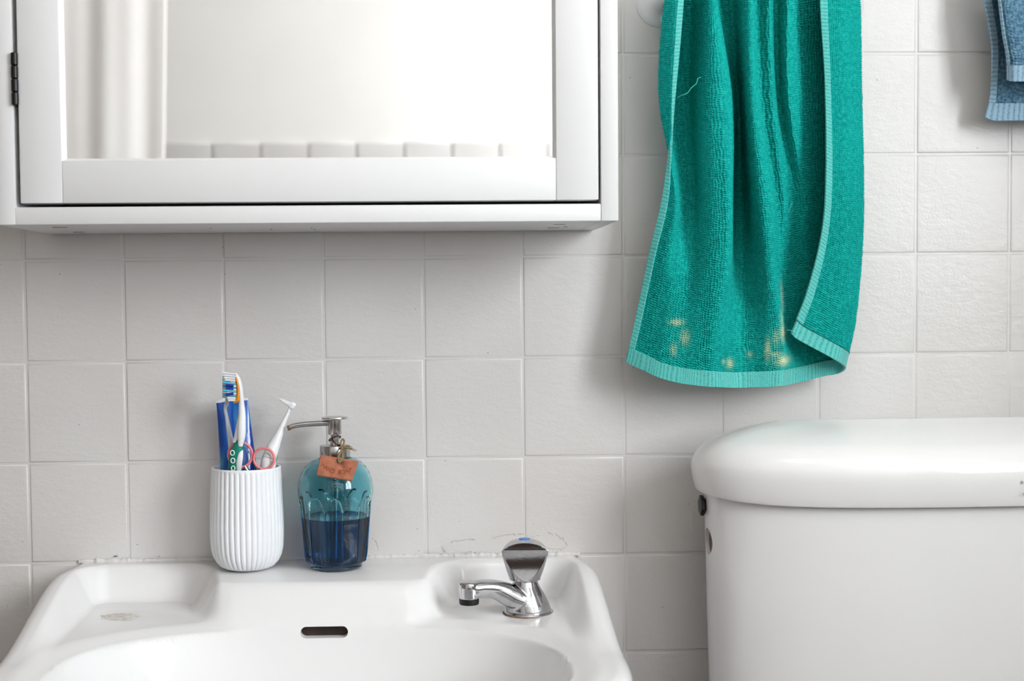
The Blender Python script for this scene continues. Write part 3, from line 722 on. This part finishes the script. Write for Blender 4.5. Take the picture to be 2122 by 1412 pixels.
# terracotta tag on a twine loop, resting on the shoulder
TERRA = mat('terracotta', srgb(180, 112, 84), 0.8, bump=.35, bscale=420, bdist=.0007, var=.25, vscale=120)
TERRA2 = mat('terracotta_letters', srgb(176, 98, 66), 0.8, bump=.3, bscale=500, bdist=.0006, var=.2, vscale=160)
dt = .0865
c4 = [at(655, 987, dt + .004), at(729, 999, dt + .004), at(743.5, 958.5, dt - .006), at(665, 945, dt - .006)]
og = (c4[0] + c4[1] + c4[2] + c4[3]) / 4; ax_ = ((c4[1] - c4[0]) + (c4[2] - c4[3])).normalized(); ay_ = ((c4[3] - c4[0]) + (c4[2] - c4[1]))
ay_ = (ay_ - ax_ * ay_.dot(ax_)).normalized(); an_ = ax_.cross(ay_).normalized()
if an_.y > 0: an_ = -an_
loc2 = [((p - og).dot(ax_), (p - og).dot(ay_)) for p in c4]
hole = ((at(703, 962, dt - .004) - og).dot(ax_), (at(703, 962, dt - .004) - og).dot(ay_))
tg = prism('tag', loc2, .0042, (og, ax_, ay_, an_), .0011, 3)
cut = revolve('hc', [(.0017, -.01), (.0017, .01)], 20)
cut.transform(Matrix.Translation(og + ax_ * hole[0] + ay_ * hole[1]) @ Matrix((ax_, ay_, an_)).transposed().to_4x4())
tg = boolean(tg, [cut], 'tag')
tago = obj('tag', tg, TERRA, soap); tago['label'] = 'terracotta tag stamped HAND SOAP'
letters = []
for k, ch in enumerate('HAND SOAP'):
    if ch == ' ': continue
    u = (k - 4) / 4; me = text_me('l', ch, .0066, .0007)
    me.transform(Matrix.Translation(og + ax_ * (u * .0152) + ay_ * (-.0068 + .0050 * u * u) + an_ * .0043) @ Matrix((ax_, ay_, an_)).transposed().to_4x4() @ Matrix.Rotation(math.radians(24 * u), 4, 'Z'))
    letters.append(me)
lm = join_me('lettering', letters); lm.shade_flat()
obj('lettering', lm, TERRA2, tago)
TWINE = mat('jute_twine', srgb(150, 128, 92), 0.9, bump=.6, bscale=1500, bdist=.0006, var=.3, vscale=700)
TWINE2 = mat('dark_cord', srgb(60, 45, 35), 0.8, bump=.4, bscale=1500, var=.2)
hw_ = og + ax_ * hole[0] + ay_ * hole[1] + an_ * .0045
kn_ = at(709, 931, .068)
for s_ in (-1, 1):
    obj('twine', sweep('twine', [hw_ - an_ * .006, hw_ + ax_ * s_ * .0004 + an_ * .0008, hw_.lerp(kn_, .35) + ax_ * (s_ * .0022) + Vector((0, -.0035, 0)), hw_.lerp(kn_, .7) + ax_ * (s_ * .0012) + Vector((0, -.002, 0)), kn_], .0012, 8, 30), TWINE, soap)
lp_ = [BC + Vector((.0062 * math.cos(a), .0062 * math.sin(a), .1385 + .0030 * math.sin(a * 1.0 + 2.4))) for a in np.linspace(0, 2 * math.pi, 40, endpoint=False)]
obj('cord_loop', sweep('cord_loop', lp_, .0007, 8, closed=True), TWINE2, soap)
obj('twine', sweep('twine', [at(686, 910, .050), at(697, 921, .053), at(708, 924, .056), kn_], .0007, 8, 24), TWINE2, soap)
obj('twine', sweep('twine', [kn_, at(706, 920, .062), at(709, 911, .058), at(713, 913, .058), at(712, 922, .062), kn_], .0010, 8, 30), TWINE, soap)
for (px, py, dd) in ((731, 927, .060), (740, 934, .064), (733, 931, .066), (726, 925, .064), (737, 936, .060), (728, 933, .070)):
    obj('twine_end', sweep('twine_end', [kn_, kn_.lerp(at(px, py, dd), .5) + Vector((0, -.001, .002)), at(px, py, dd)], [.0008, .0006, .0003], 6, 14), TWINE, soap)

# ------------------------------------------------------------------ toilet cistern
XLc = at(1436, 965, .105).x; aL = .247; cxL = XLc + aL; ycL, bL = -.1045, .1000
def plan(off, n=160, ex=2.45):
    out = []
    for k in range(n):
        t = 2 * math.pi * k / n; c, s = math.cos(t), math.sin(t)
        a, b = aL - off, bL - off
        out.append((cxL + a * math.copysign(abs(c) ** (2 / ex), c), ycL + b * math.copysign(abs(s) ** (2 / ex), s)))
    return out
def loft(name, rows, n=160, capb=True, capt=True, lift=None):
    v, f = [], []
    for off, z in rows: v += [(x, y, z + (lift(x, y, z) if lift else 0)) for x, y in plan(off, n)]
    for i in range(len(rows) - 1):
        for k in range(n):
            k2 = (k + 1) % n; f.append((i * n + k, i * n + k2, (i + 1) * n + k2, (i + 1) * n + k))
    if capb: f.append(tuple(range(n - 1, -1, -1)))
    if capt: f.append(tuple((len(rows) - 1) * n + k for k in range(n)))
    return me_from(name, v, f, True, 50)
LZ = at(1900, 1054, .2).z
cist = thing('toilet_cistern', 'white ceramic toilet cistern with rounded lid, standing against the tiles', 'toilet cistern', (cxL, ycL, LZ - .42))
prof = [(.016, 0), (.0065, .0002), (.0045, .0015), (.0022, .010), (.0006, .019), (0, .027), (.0012, .034), (.0060, .041), (.0140, .0470), (.0255, .0518), (.039, .0560), (.052, .0592), (.065, .0618), (.078, .0638), (.089, .0652), (.0965, .0660)]
rows_ = catmull([np.array(p) for p in prof], 90)
obj('lid', loft('lid', [(r[0], LZ + r[1] * (1 + .21 * min(1, r[1] / .05))) for r in rows_], lift=lambda x, y, z: .008 * min(1, abs((x - cxL) / aL)) ** 7 * max(0, 1 - (z - LZ) / .04)), CERAMIC2, cist)
rows_ = [(.0140, LZ + .004), (.0138, LZ - .004), (.0140, LZ - .02), (.0150, LZ - .06), (.0168, LZ - .14), (.0200, LZ - .24), (.026, LZ - .33), (.034, LZ - .39), (.05, LZ - .42)]
tank = loft('tank', [(r[0], r[1]) for r in catmull([np.array(p) for p in rows_], 60)])
hc_ = at(1466, 1122, .108); hc_.x = XLc + .0145
cutm = revolve('hc', [(.0138, -.012), (.0138, .012)], 40); cutm.transform(Matrix.Translation(hc_) @ Matrix.Rotation(math.pi / 2, 4, 'Y'))
tank = boolean(tank, [cutm], 'tank'); tank.shade_smooth(); tank.set_sharp_from_angle(angle=math.radians(45))
obj('tank', tank, CERAMIC2, cist)
HOLE_SHADE = mat('inlet_shadow', srgb(120, 98, 88), .8, var=.2)  # brown disc colour paints the shade inside the cut hole
cd = revolve('inlet_shade', [(.0136, 0), (.0136, .002), (0, .002)], 32); cd.transform(Matrix.Translation(hc_ + Vector((.0045, 0, 0))) @ Matrix.Rotation(math.pi / 2, 4, 'Y'))
obj('inlet_shade', cd, HOLE_SHADE, cist)
nb = at(1450, 1048, .098)
nut = [(.0110 * math.cos(a), .0110 * math.sin(a)) for a in np.linspace(0, 2 * math.pi, 6, endpoint=False) + .3]
ng = obj('hex_nut', prism('hex_nut', nut, .0045, (nb, (0, 1, 0), (0, 0, 1), (1, 0, 0)), .0006), BLACKM, cist)
tk = revolve('bolt', [(.0048, 0), (.0048, .018)], 20); tk.transform(Matrix.Translation(nb + Vector((.003, 0, 0))) @ Matrix.Rotation(math.pi / 2, 4, 'Y'))
obj('bolt', tk, BLACKM, ng)
INK = mat('grey_print', srgb(110, 112, 118), .6, var=.1)
INK2 = mat('black_print', srgb(60, 60, 66), .6, var=.1)
for (ch, px, py, sz, m_) in (('R', 2117.5, 1000, .0042, INK), ('W', 2122, 1024, .0040, INK2)):
    me = text_me('print', ch, sz, .0001); p = at(px, py, .2035)
    me.transform(Matrix.Translation(p + Vector((0, -.0012, -sz * .35))) @ Matrix.Rotation(math.pi / 2, 4, 'X'))
    obj('printed_letter', me, m_, cist)

# ------------------------------------------------------------------ towels
def terry_mat(name, base, light, stain=None):
    M = bpy.data.materials.new(name); M.use_nodes = True; nt = M.node_tree; L = nt.links.new; b = nt.nodes['Principled BSDF']
    b.inputs['Roughness'].default_value = .9; b.inputs['Specular IOR Level'].default_value = .15
    b.inputs['Sheen Weight'].default_value = .12; b.inputs['Sheen Roughness'].default_value = .35; b.inputs['Sheen Tint'].default_value = light
    tc = N(M, 'ShaderNodeTexCoord'); n = N(M, 'ShaderNodeTexNoise'); n.inputs['Scale'].default_value = 300; n.inputs['Detail'].default_value = 1
    L(tc.outputs['Object'], n.inputs['Vector'])
    mx = N(M, 'ShaderNodeMix'); mx.data_type = 'RGBA'; mx.inputs[6].default_value = base; mx.inputs[7].default_value = light
    mr = N(M, 'ShaderNodeMapRange'); mr.inputs[1].default_value = .35; mr.inputs[2].default_value = .75; L(n.outputs['Fac'], mr.inputs[0]); L(mr.outputs[0], mx.inputs[0])
    src = mx.outputs[2]
    if stain:
        at_ = N(M, 'ShaderNodeAttribute'); at_.attribute_name = 'bleach'
        m2 = N(M, 'ShaderNodeMix'); m2.data_type = 'RGBA'; L(at_.outputs['Fac'], m2.inputs[0]); L(src, m2.inputs[6]); m2.inputs[7].default_value = stain; src = m2.outputs[2]
    L(src, b.inputs['Base Color'])
    n2 = N(M, 'ShaderNodeTexNoise'); n2.inputs['Scale'].default_value = 1400; n2.inputs['Detail'].default_value = 0; L(tc.outputs['Object'], n2.inputs['Vector'])
    bp = N(M, 'ShaderNodeBump'); bp.inputs['Strength'].default_value = .3; bp.inputs['Distance'].default_value = .0004; L(n2.outputs['Fac'], bp.inputs['Height']); L(bp.outputs[0], b.inputs['Normal'])
    return M
def hem_mat(name, base, dark, period=.0042):
    M = bpy.data.materials.new(name); M.use_nodes = True; nt = M.node_tree; L = nt.links.new; b = nt.nodes['Principled BSDF']
    b.inputs['Roughness'].default_value = .8; b.inputs['Specular IOR Level'].default_value = .2; b.inputs['Sheen Weight'].default_value = .2
    tc = N(M, 'ShaderNodeTexCoord'); n = N(M, 'ShaderNodeTexNoise'); n.inputs['Scale'].default_value = 500; n.inputs['Detail'].default_value = 3; L(tc.outputs['Object'], n.inputs['Vector'])
    uv = N(M, 'ShaderNodeUVMap')
    wv = N(M, 'ShaderNodeTexWave'); wv.wave_type = 'BANDS'; wv.bands_direction = 'X'; wv.inputs['Scale'].default_value = .0032 / period * 100; wv.inputs['Distortion'].default_value = 1.2; wv.inputs['Detail'].default_value = 2
    L(uv.outputs[0], wv.inputs['Vector'])
    ad = N(M, 'ShaderNodeMath'); ad.operation = 'MULTIPLY_ADD'; ad.inputs[1].default_value = .35; L(wv.outputs['Fac'], ad.inputs[0]); 
    ms = N(M, 'ShaderNodeMath'); ms.operation = 'MULTIPLY'; ms.inputs[1].default_value = .65; L(n.outputs['Fac'], ms.inputs[0]); L(ms.outputs[0], ad.inputs[2])
    cr = N(M, 'ShaderNodeValToRGB'); cr.color_ramp.elements[0].position = .25; cr.color_ramp.elements[0].color = dark; cr.color_ramp.elements[1].position = .55; cr.color_ramp.elements[1].color = base
    L(ad.outputs[0], cr.inputs['Fac']); L(cr.outputs[0], b.inputs['Base Color'])
    bp = N(M, 'ShaderNodeBump'); bp.inputs['Strength'].default_value = .5; bp.inputs['Distance'].default_value = .0008; L(ad.outputs[0], bp.inputs['Height']); L(bp.outputs[0], b.inputs['Normal'])
    return M
def cr_interp(tab, q):
    """Catmull-Rom along axis 0 of tab at positions q (0..n-1)"""
    n = tab.shape[0]; k = np.clip(q.astype(int), 0, n - 2); u = (q - k)[:, None, None]
    g = lambda i: np.where(((i < 0) | (i > n - 1))[:, None, None], np.where((i < 0)[:, None, None], 2 * tab[0] - tab[1], 2 * tab[-1] - tab[-2]), tab[np.clip(i, 0, n - 1)])
    a, b, c, d = g(k - 1), g(k), g(k + 1), g(k + 2)
    return .5 * (2 * b + (c - a) * u + (2 * a - 5 * b + 4 * c - d) * u ** 2 + (3 * b - a - 3 * c + d) * u ** 3)
def grid_obj(name, P, material, parent, uv=None, attr=None, thick=0, stuff=False):
    R_, C_ = P.shape[:2]; me = bpy.data.meshes.new(name)
    idx = np.arange(R_ * C_).reshape(R_, C_)
    q = np.stack([idx[:-1, :-1], idx[1:, :-1], idx[1:, 1:], idx[:-1, 1:]], -1).reshape(-1, 4)
    me.vertices.add(R_ * C_); me.vertices.foreach_set('co', P.reshape(-1).astype(np.float32))
    me.loops.add(q.size); me.loops.foreach_set('vertex_index', q.reshape(-1).astype(np.int32))
    me.polygons.add(len(q)); me.polygons.foreach_set('loop_start', np.arange(0, q.size, 4, dtype=np.int32)); me.polygons.foreach_set('loop_total', np.full(len(q), 4, np.int32))
    me.update(calc_edges=True); me.validate()
    if uv is not None:
        l = me.uv_layers.new(name='UVMap'); l.data.foreach_set('uv', uv.reshape(-1, 2)[q.reshape(-1)].reshape(-1).astype(np.float32))
    if attr is not None:
        a = me.attributes.new('bleach', 'FLOAT', 'POINT'); a.data.foreach_set('value', attr.reshape(-1).astype(np.float32))
    me.shade_smooth(); o = obj(name, me, material, parent)
    if thick:
        s = o.modifiers.new('thickness', 'SOLIDIFY'); s.thickness = thick; s.offset = 0
    return o
def surf(tab, rowq, colq):
    A = cr_interp(tab, rowq); B = cr_interp(np.swapaxes(A, 0, 1), colq); return np.swapaxes(B, 0, 1)
def arclen_params(tab, nq, ns=4000):
    """column parameters spaced evenly along the cloth (measured halfway down)"""
    c = np.linspace(0, tab.shape[1] - 1, ns); mid = surf(tab, np.array([tab.shape[0] * .55]), c)[0]
    s = np.r_[0, np.cumsum(np.linalg.norm(np.diff(mid, axis=0), axis=1))]
    return np.interp(np.linspace(0, s[-1], nq), s, c), s[-1]
def towel(root, tab, nu, nv, mats, hem_w, hem_b, loops=(.0031, .0024, .0019), spots=(), vq=None, bpart='bottom_hem', flip=1):
    TM, HM = mats
    colq, Lw = arclen_params(tab, nu); rowq = np.linspace(0, tab.shape[0] - 1, nv) if vq is None else vq
    P = surf(tab, rowq, colq)
    dv = np.linalg.norm(np.diff(P, axis=0), axis=2).mean(1); sv = np.r_[0, np.cumsum(dv)]; su = np.linspace(0, Lw, nu)
    du = np.gradient(P, axis=1); dr = np.gradient(P, axis=0); Nn = np.cross(du, dr); Nn /= np.linalg.norm(Nn, axis=2, keepdims=True) + 1e-12; Nn *= flip
    a = int(np.searchsorted(su, hem_w)); b = nu - a; c = int(np.searchsorted(sv, sv[-1] - hem_b))
    U_, V_ = np.meshgrid(su, sv)
    pu, pv, amp = loops
    k = np.floor(U_ / pu); jit = np.sin(k * 12.9898) * 43758.5453; jit = jit - np.floor(jit)
    wob = .0006 * np.sin(V_ * 180 + 3 * np.sin(U_ * 90)) + .0004 * np.sin(V_ * 410 + U_ * 230)
    col = np.abs(np.cos(np.pi * (U_ + wob) / pu)) ** .6; k = np.floor((U_ + wob) / pu + .5); jit = np.sin(k * 12.9898) * 43758.5453; jit = jit - np.floor(jit)
    bead = .5 + .5 * np.cos(2 * np.pi * (V_ / pv + jit) + .9 * np.sin(U_ * 210 + V_ * 140) + .8 * np.sin(V_ * 330 + k * 2.1))
    rnd = rng.normal(0, 1, P.shape[:2]); size = np.sin(k * 78.233 + np.floor(V_ / pv) * 37.719) * 43758.5453; size = .8 + .4 * (size - np.floor(size)); hgt = amp * (col * (.18 + .95 * np.sqrt(bead) * size) + .03 * rnd)
    fade = np.ones_like(hgt); 
    bl = np.zeros(P.shape[:2])
    for (px, py, rx, ry, w_) in spots:
        # bleach marks: fixed places on the cloth
        r0 = at(px, py, .075); g = np.exp(-(((P[..., 0] - r0.x) / (rx * .00051)) ** 2 + ((P[..., 2] - r0.z) / (ry * .00051)) ** 2)) * w_
        bl = np.maximum(bl, g * (.45 + .55 * (np.sin(U_ * 2600) * np.sin(V_ * 3100 + U_ * 700) > -.2)))
    Q = P + Nn * (hgt * fade)[..., None]
    uv = np.stack([U_, V_], -1)
    grid_obj('terry_cloth', Q[:c + 2, a - 1:b + 1], TM, root, None, bl[:c + 2, a - 1:b + 1])
    s1 = max(1, 2)
    hem_uv = np.stack([V_, U_], -1)
    Pn = P + Nn * .0004
    grid_obj('side_hem', Pn[:c + 1:s1, :a + 1], HM, root, hem_uv[:c + 1:s1, :a + 1], None, .0026)
    grid_obj('side_hem', Pn[:c + 1:s1, b - 1:], HM, root, hem_uv[:c + 1:s1, b - 1:], None, .0026)
    grid_obj(bpart, Pn[c:, ::s1], HM, root, uv[c:, ::s1], None, .0030)
    # stitch lines: fine grooves are sewn thread, laid on the hem
    for (rr_, off) in ((c + 2, .0), (c + int((nv - c) * .32), .0)):
        pts = (P + Nn * .0020)[min(rr_, nv - 1), ::3]
        obj('stitching', sweep('stitching', list(pts), .00035, 5, upv=(0, 1, 0)), STITCH, root)
    return P, Nn
T0 = np.array([
 # x at the six levels (-30,200,420,560,700,800), depth mm at the same levels, bottom y
 [1417,1400,1375,1346,1318,1297, 90,86,72,66,60,58, 750],
 [1402,1389,1390,1362,1334,1312, 92,86,75,70,64,62, 758],
 [1384,1367,1402,1382,1358,1338, 80,70,76,74,70,68, 770],
 [1400,1388,1414,1399,1380,1366, 62,56,62,72,74,73, 783],
 [1434,1427,1438,1428,1412,1402, 54,50,57,72,77,76, 793],
 [1456,1450,1462,1455,1446,1440, 74,74,80,82,80,78, 799],
 [1469,1478,1492,1490,1477,1475, 86,88,90,90,84,79, 802],
 [1481,1512,1517,1513,1494,1496, 84,88,88,86,80,77, 803],
 [1487,1521,1521,1520,1511,1515, 66,62,52,62,72,74, 804],
 [1502,1529,1534,1537,1534,1538, 70,50,42,57,69,72, 804],
 [1517,1536,1546,1555,1560,1562, 60,60,50,64,72,73, 803],
 [1545,1550,1570,1585,1595,1592, 86,86,82,82,77,74, 802],
 [1566,1567,1602,1606,1622,1618, 86,88,84,82,78,75, 800],
 [1571,1577,1609,1613,1634,1632, 70,76,66,66,65,66, 798],
 [1596,1603,1625,1632,1650,1648, 78,80,66,60,56,57, 794],
 [1610,1614,1645,1655,1668,1668, 62,64,60,55,51,52, 790],
 [1636,1636,1668,1675,1688,1690, 74,76,62,54,48,49, 784],
 [1680,1682,1700,1702,1712,1712, 62,62,56,50,45,46, 779],
 [1730,1735,1745,1744,1740,1735, 54,54,50,46,44,46, 775],
 [1777,1783,1787,1783,1770,1749, 64,64,60,56,54,56, 762],
 [1750,1757,1766,1762,1750,1728, 82,82,80,78,76,76, 745],
 [1717,1723,1726,1717,1689,1655, 86,86,86,85,82,80, 705],
 [1700,1709,1711,1702,1672,1638, 86,86,88,87,84,82, 690]], float)
lv = [-30, 200, 420, 560, 700, 800]
tab = np.zeros((8, len(T0), 3))
for c, r in enumerate(T0):
    for k in range(6):
        y_ = lv[k] * (r[12] / 800 if lv[k] > 0 else 1); tab[k + 2, c] = at(r[k], y_, (74 + (r[6 + k] - 74) * (1.8 if r[6 + k] < 74 and k < 4 else 1.3)) / 1000)
    xb = 1400 + (c / (len(T0) - 1)) * 370
    tab[1, c] = at(.5 * xb + .5 * r[0], -62, .050 + .15 * (r[6] - 60) / 1000)
    tab[0, c] = at(xb, -20, .030)
STITCH = mat('dark_teal_thread', srgb(0, 88, 86), .8, var=.2, vscale=400)
TEAL = terry_mat('teal_terry', srgb(0, 156, 148), srgb(30, 186, 176), srgb(226, 230, 184))
TEALH = hem_mat('teal_hem', srgb(100, 198, 190), srgb(52, 168, 162))
tw = thing('hand_towel', 'turquoise terry hand towel with bleach spots, hanging beside the cabinet', 'towel', (at(1560, 800, .07).x, -.07, at(1560, 800, .07).z))
nv_ = 920
vq = np.r_[np.linspace(0, 2, 60)[:-1], np.linspace(2, 7, nv_)]
spots = [(1402, 668, 12, 6, .8), (1418, 700, 8, 14, .6), (1395, 725, 6, 12, .5), (1620, 668, 6, 24, .35), (1630, 618, 5, 26, .45), (1622, 690, 9, 16, .75), (1625, 748, 18, 10, 1.0), (1608, 735, 14, 6, .6),
         (1590, 725, 5, 20, .8), (1514, 754, 7, 9, .9), (1500, 750, 5, 5, .5), (1606, 700, 6, 14, .5), (1555, 735, 6, 6, .4), (1304, 752, 8, 5, .5)]
towel(tw, tab, 700, nv_, (TEAL, TEALH), .0075, .0165, spots=spots, vq=vq)
obj('loose_thread', sweep('loose_thread', path((1403, 203, .092), (1412, 198, .098), (1424, 193, .099), (1433, 182, .099), (1443, 173, .098), (1446, 163, .097), (1453, 160, .096)), .00045, 6, 60), TEALH, tw)
obj('loose_thread', sweep('loose_thread', path((1630, 447, .078), (1636, 437, .081), (1639, 425, .082), (1642, 421, .080)), .0004, 6, 30), TEALH, tw)
obj('loose_thread', sweep('loose_thread', path((1646, 690, .086), (1638, 685, .088), (1630, 684, .088)), .0004, 6, 20), TEALH, tw)

# the rail the towel hangs from
HOOKW = mat('white_enamel', srgb(226, 226, 226), .35, var=.03)
rz_ = at(1560, -50, .050).z
rail = thing('towel_rail', 'white painted towel rail with round screwed wall plate behind the turquoise towel', 'towel rail', (at(1370, 8).x, -.02, at(1370, 8).z))
for px in (1366, 1742):
    c = at(px, 8); R90 = Matrix.Translation(c) @ Matrix.Rotation(math.pi / 2, 4, 'X')
    me = revolve('wall_plate', [(.0258, 0), (.0258, .0012), (.0240, .0030), (.0200, .0042), (.0130, .0058), (.0090, .0100), (.0072, .0180), (.0068, .042), (.0040, .0440), (0, .0445)], 64); me.transform(R90)
    pl = obj('wall_plate', me, HOOKW, rail)
    for a_ in (-math.pi / 2 + .18, math.pi / 2 + .18):
        sc = c + Vector((.0172 * math.cos(a_), -.0044, .0178 * math.sin(a_)))
        me = revolve('screw', [(.0034, 0), (.0034, .0008), (.0026, .0015), (0, .0018)], 24); me.transform(Matrix.Translation(sc) @ Matrix.Rotation(math.pi / 2, 4, 'X'))
        me = boolean(me, [rbox('sl', sc.x - .005, sc.x + .005, sc.y - .004, sc.y - .0011, sc.z - .0004, sc.z + .0004, 0)], 'screw')
        obj('screw', me, HOOKW, pl)
    obj('riser', sweep('riser', [c + Vector((0, -.040, 0)), Vector((c.x, -.045, rz_))], .006, 16), HOOKW, rail)
obj('rail_bar', sweep('rail_bar', [Vector((at(1366, 8).x - .004, -.045, rz_)), Vector((at(1742, 8).x + .004, -.045, rz_))], .0055, 20), HOOKW, rail)

# blue towel at the right edge of the view
BLUE = terry_mat('blue_terry', srgb(72, 112, 138), srgb(120, 160, 182))
BLUEH = hem_mat('blue_hem', srgb(160, 192, 212), srgb(112, 150, 176), .005)
tb_ = thing('bath_towel', 'grey-blue terry towel folded over its rail, right of the turquoise towel', 'towel', (at(2140, 250, .05).x, -.05, at(2140, 250, .05).z))
xs_b = [(2034, 2055, 2052, 2040), (2050, 2068, 2066, 2058), (2085, 2095, 2096, 2092), (2130, 2136, 2138, 2136), (2180, 2180, 2182, 2182), (2240, 2236, 2236, 2236), (2300, 2300, 2300, 2300)]
dpt = [(52, 44, 38, 36), (50, 42, 40, 40), (44, 40, 44, 45), (52, 50, 48, 47), (46, 42, 44, 46), (52, 50, 48, 47), (46, 46, 46, 46)]
lvb = [-30, 90, 190, 248]
tabb = np.zeros((5, 7, 3))
for c in range(7):
    tabb[0, c] = at(xs_b[c][0], -70, .050)
    for k in range(4): tabb[k + 1, c] = at(xs_b[c][k], lvb[k] + (0 if k < 3 else (-6 if c == 0 else 2)), dpt[c][k] / 1000)
STITCH_T = STITCH; STITCH = mat('blue_thread', srgb(80, 115, 140), .8, var=.2)
towel(tb_, tabb, 200, 300, (BLUE, BLUEH), .006, .0185, loops=(.0036, .0032, .0012))
xs_f = [(2066, 2076, 2086, 2088), (2080, 2090, 2100, 2100), (2110, 2116, 2124, 2124), (2150, 2154, 2158, 2158), (2210, 2212, 2214, 2214), (2270, 2270, 2270, 2270), (2310, 2310, 2310, 2310)]
dpf = [(72, 74, 74, 73), (78, 82, 84, 82), (80, 84, 86, 84), (74, 78, 80, 80), (80, 84, 84, 84), (76, 78, 80, 80), (74, 76, 76, 76)]
lvf = [-30, 60, 120, 167]
tabf = np.zeros((5, 7, 3))
for c in range(7):
    tabf[0, c] = at(xs_f[c][0], -76, .058)
    for k in range(4): tabf[k + 1, c] = at(xs_f[c][k], lvf[k] + (0 if k < 3 else (-1 if c == 0 else 2)), dpf[c][k] / 1000)
towel(tb_, tabf, 200, 220, (BLUE, BLUEH), .0045, .0170, loops=(.0036, .0032, .0012))
STITCH = STITCH_T
rail2 = thing('towel_rail', 'white towel rail carrying the grey-blue towel at the right', 'towel rail', (at(2200, -60).x, -.02, at(2200, -60).z))
zb_ = at(2150, -68, .055).z
obj('rail_bar', sweep('rail_bar', [Vector((at(2050, 0, .055).x, -.052, zb_ - .004)), Vector((at(2330, 0, .055).x, -.052, zb_ - .004))], .005, 20), HOOKW, rail2)
for px in (2190,):
    c = at(px, -66)
    me = revolve('wall_plate', [(.024, 0), (.024, .0012), (.0225, .003), (.012, .0055), (.0068, .012), (.0066, .05)], 48); me.transform(Matrix.Translation(Vector((c.x, 0, zb_ - .004))) @ Matrix.Rotation(math.pi / 2, 4, 'X'))
    obj('wall_plate', me, HOOKW, rail2)

# ------------------------------------------------------------------ shower curtain seen in the mirror
CURT = mat('curtain_fabric', srgb(244, 241, 238), .8, var=.02)
cv = thing('shower_curtain', 'white shower curtain in soft folds, reflected in the mirror', 'curtain', (-.85, -1.62, .2))
nu_, nvv = 120, 40
P = np.zeros((nvv, nu_, 3))
for i in range(nvv):
    q = i / (nvv - 1); z = 2.02 - q * 1.8
    for k in range(nu_):
        u = k / (nu_ - 1); x = -1.22 + u * (.665 + .05 * (1 - q)); P[i, k] = (x, -1.55 - .16 * u + .0042 * math.sin(u * 31 + 1.2 * q) + .0012 * math.sin(u * 83 + 2), z)
grid_obj('curtain_cloth', P, CURT, cv, None, None, .0015)
obj('curtain_pole', sweep('curtain_pole', [(-1.24, -1.545, 2.04), (-.46, -1.735, 2.04)], .012, 20), STEEL, cv)

# ------------------------------------------------------------------ added overhead fill lamp and an unseen dark block for the chrome to mirror
OPAL = bpy.data.materials.new('opal_glass_lit'); OPAL.use_nodes = True
_b = OPAL.node_tree.nodes['Principled BSDF']; _b.inputs['Base Color'].default_value = (.9, .9, .9, 1); _b.inputs['Emission Color'].default_value = (1.0, .86, .72, 1)
_n = N(OPAL, 'ShaderNodeTexNoise'); _n.inputs['Scale'].default_value = 4; _m = N(OPAL, 'ShaderNodeMapRange'); _m.inputs[3].default_value = FILL * .98; _m.inputs[4].default_value = FILL * 1.02
OPAL.node_tree.links.new(_n.outputs['Fac'], _m.inputs[0]); OPAL.node_tree.links.new(_m.outputs[0], _b.inputs['Emission Strength'])
lamp = thing('fill_lamp', 'unseen round opal lamp added as overhead fill', 'lamp', (.15, -1.05, ZC))  # added as warm fill from above, out of view
obj('lamp_base', revolve('lamp_base', [(.17, 0), (.17, -.03), (.15, -.034)], 48, (.15, -1.05, ZC)), LACQ, lamp)
obj('lamp_shade', revolve('lamp_shade', [(.165, -.03), (.185, -.05), (.18, -.075), (.15, -.10), (.09, -.118), (0, -.125)], 48, (.15, -1.05, ZC), 80), OPAL, lamp)
WOOD = mat('dark_stained_wood', srgb(62, 42, 34), .35, var=.35, vscale=14, bump=.1, bscale=60)
standin = thing('dark_standin', 'unseen low dark wooden block added for the chrome to mirror', 'dark_standin', (.15, -1.84, 0))  # added behind the camera to darken the tap's reflection
obj('standin_body', rbox('standin_body', -.35, .65, -1.995, -1.70, .06, .88, .003), WOOD, standin)
obj('standin_top', rbox('standin_top', -.37, .67, -2.0, -1.675, .88, .905, .004), WOOD, standin)
obj('plinth', rbox('plinth', -.33, .63, -1.99, -1.72, 0, .06, .001), WOOD, standin)
for k in (0, 1):
    dr = obj('standin_door', rbox('standin_door', -.34 + k * .495, .14 + k * .5, -1.70, -1.682, .075, .87, .004), WOOD, standin)
    obj('knob', revolve('knob', [(.006, -.003), (.006, .012), (.014, .018), (.012, .026), (0, .028)], 20, (0, 0, 0)), STEEL, dr).matrix_basis = Matrix.Translation((.11 + k * .08, -1.682, .55)) @ Matrix.Rotation(-math.pi / 2, 4, 'X')
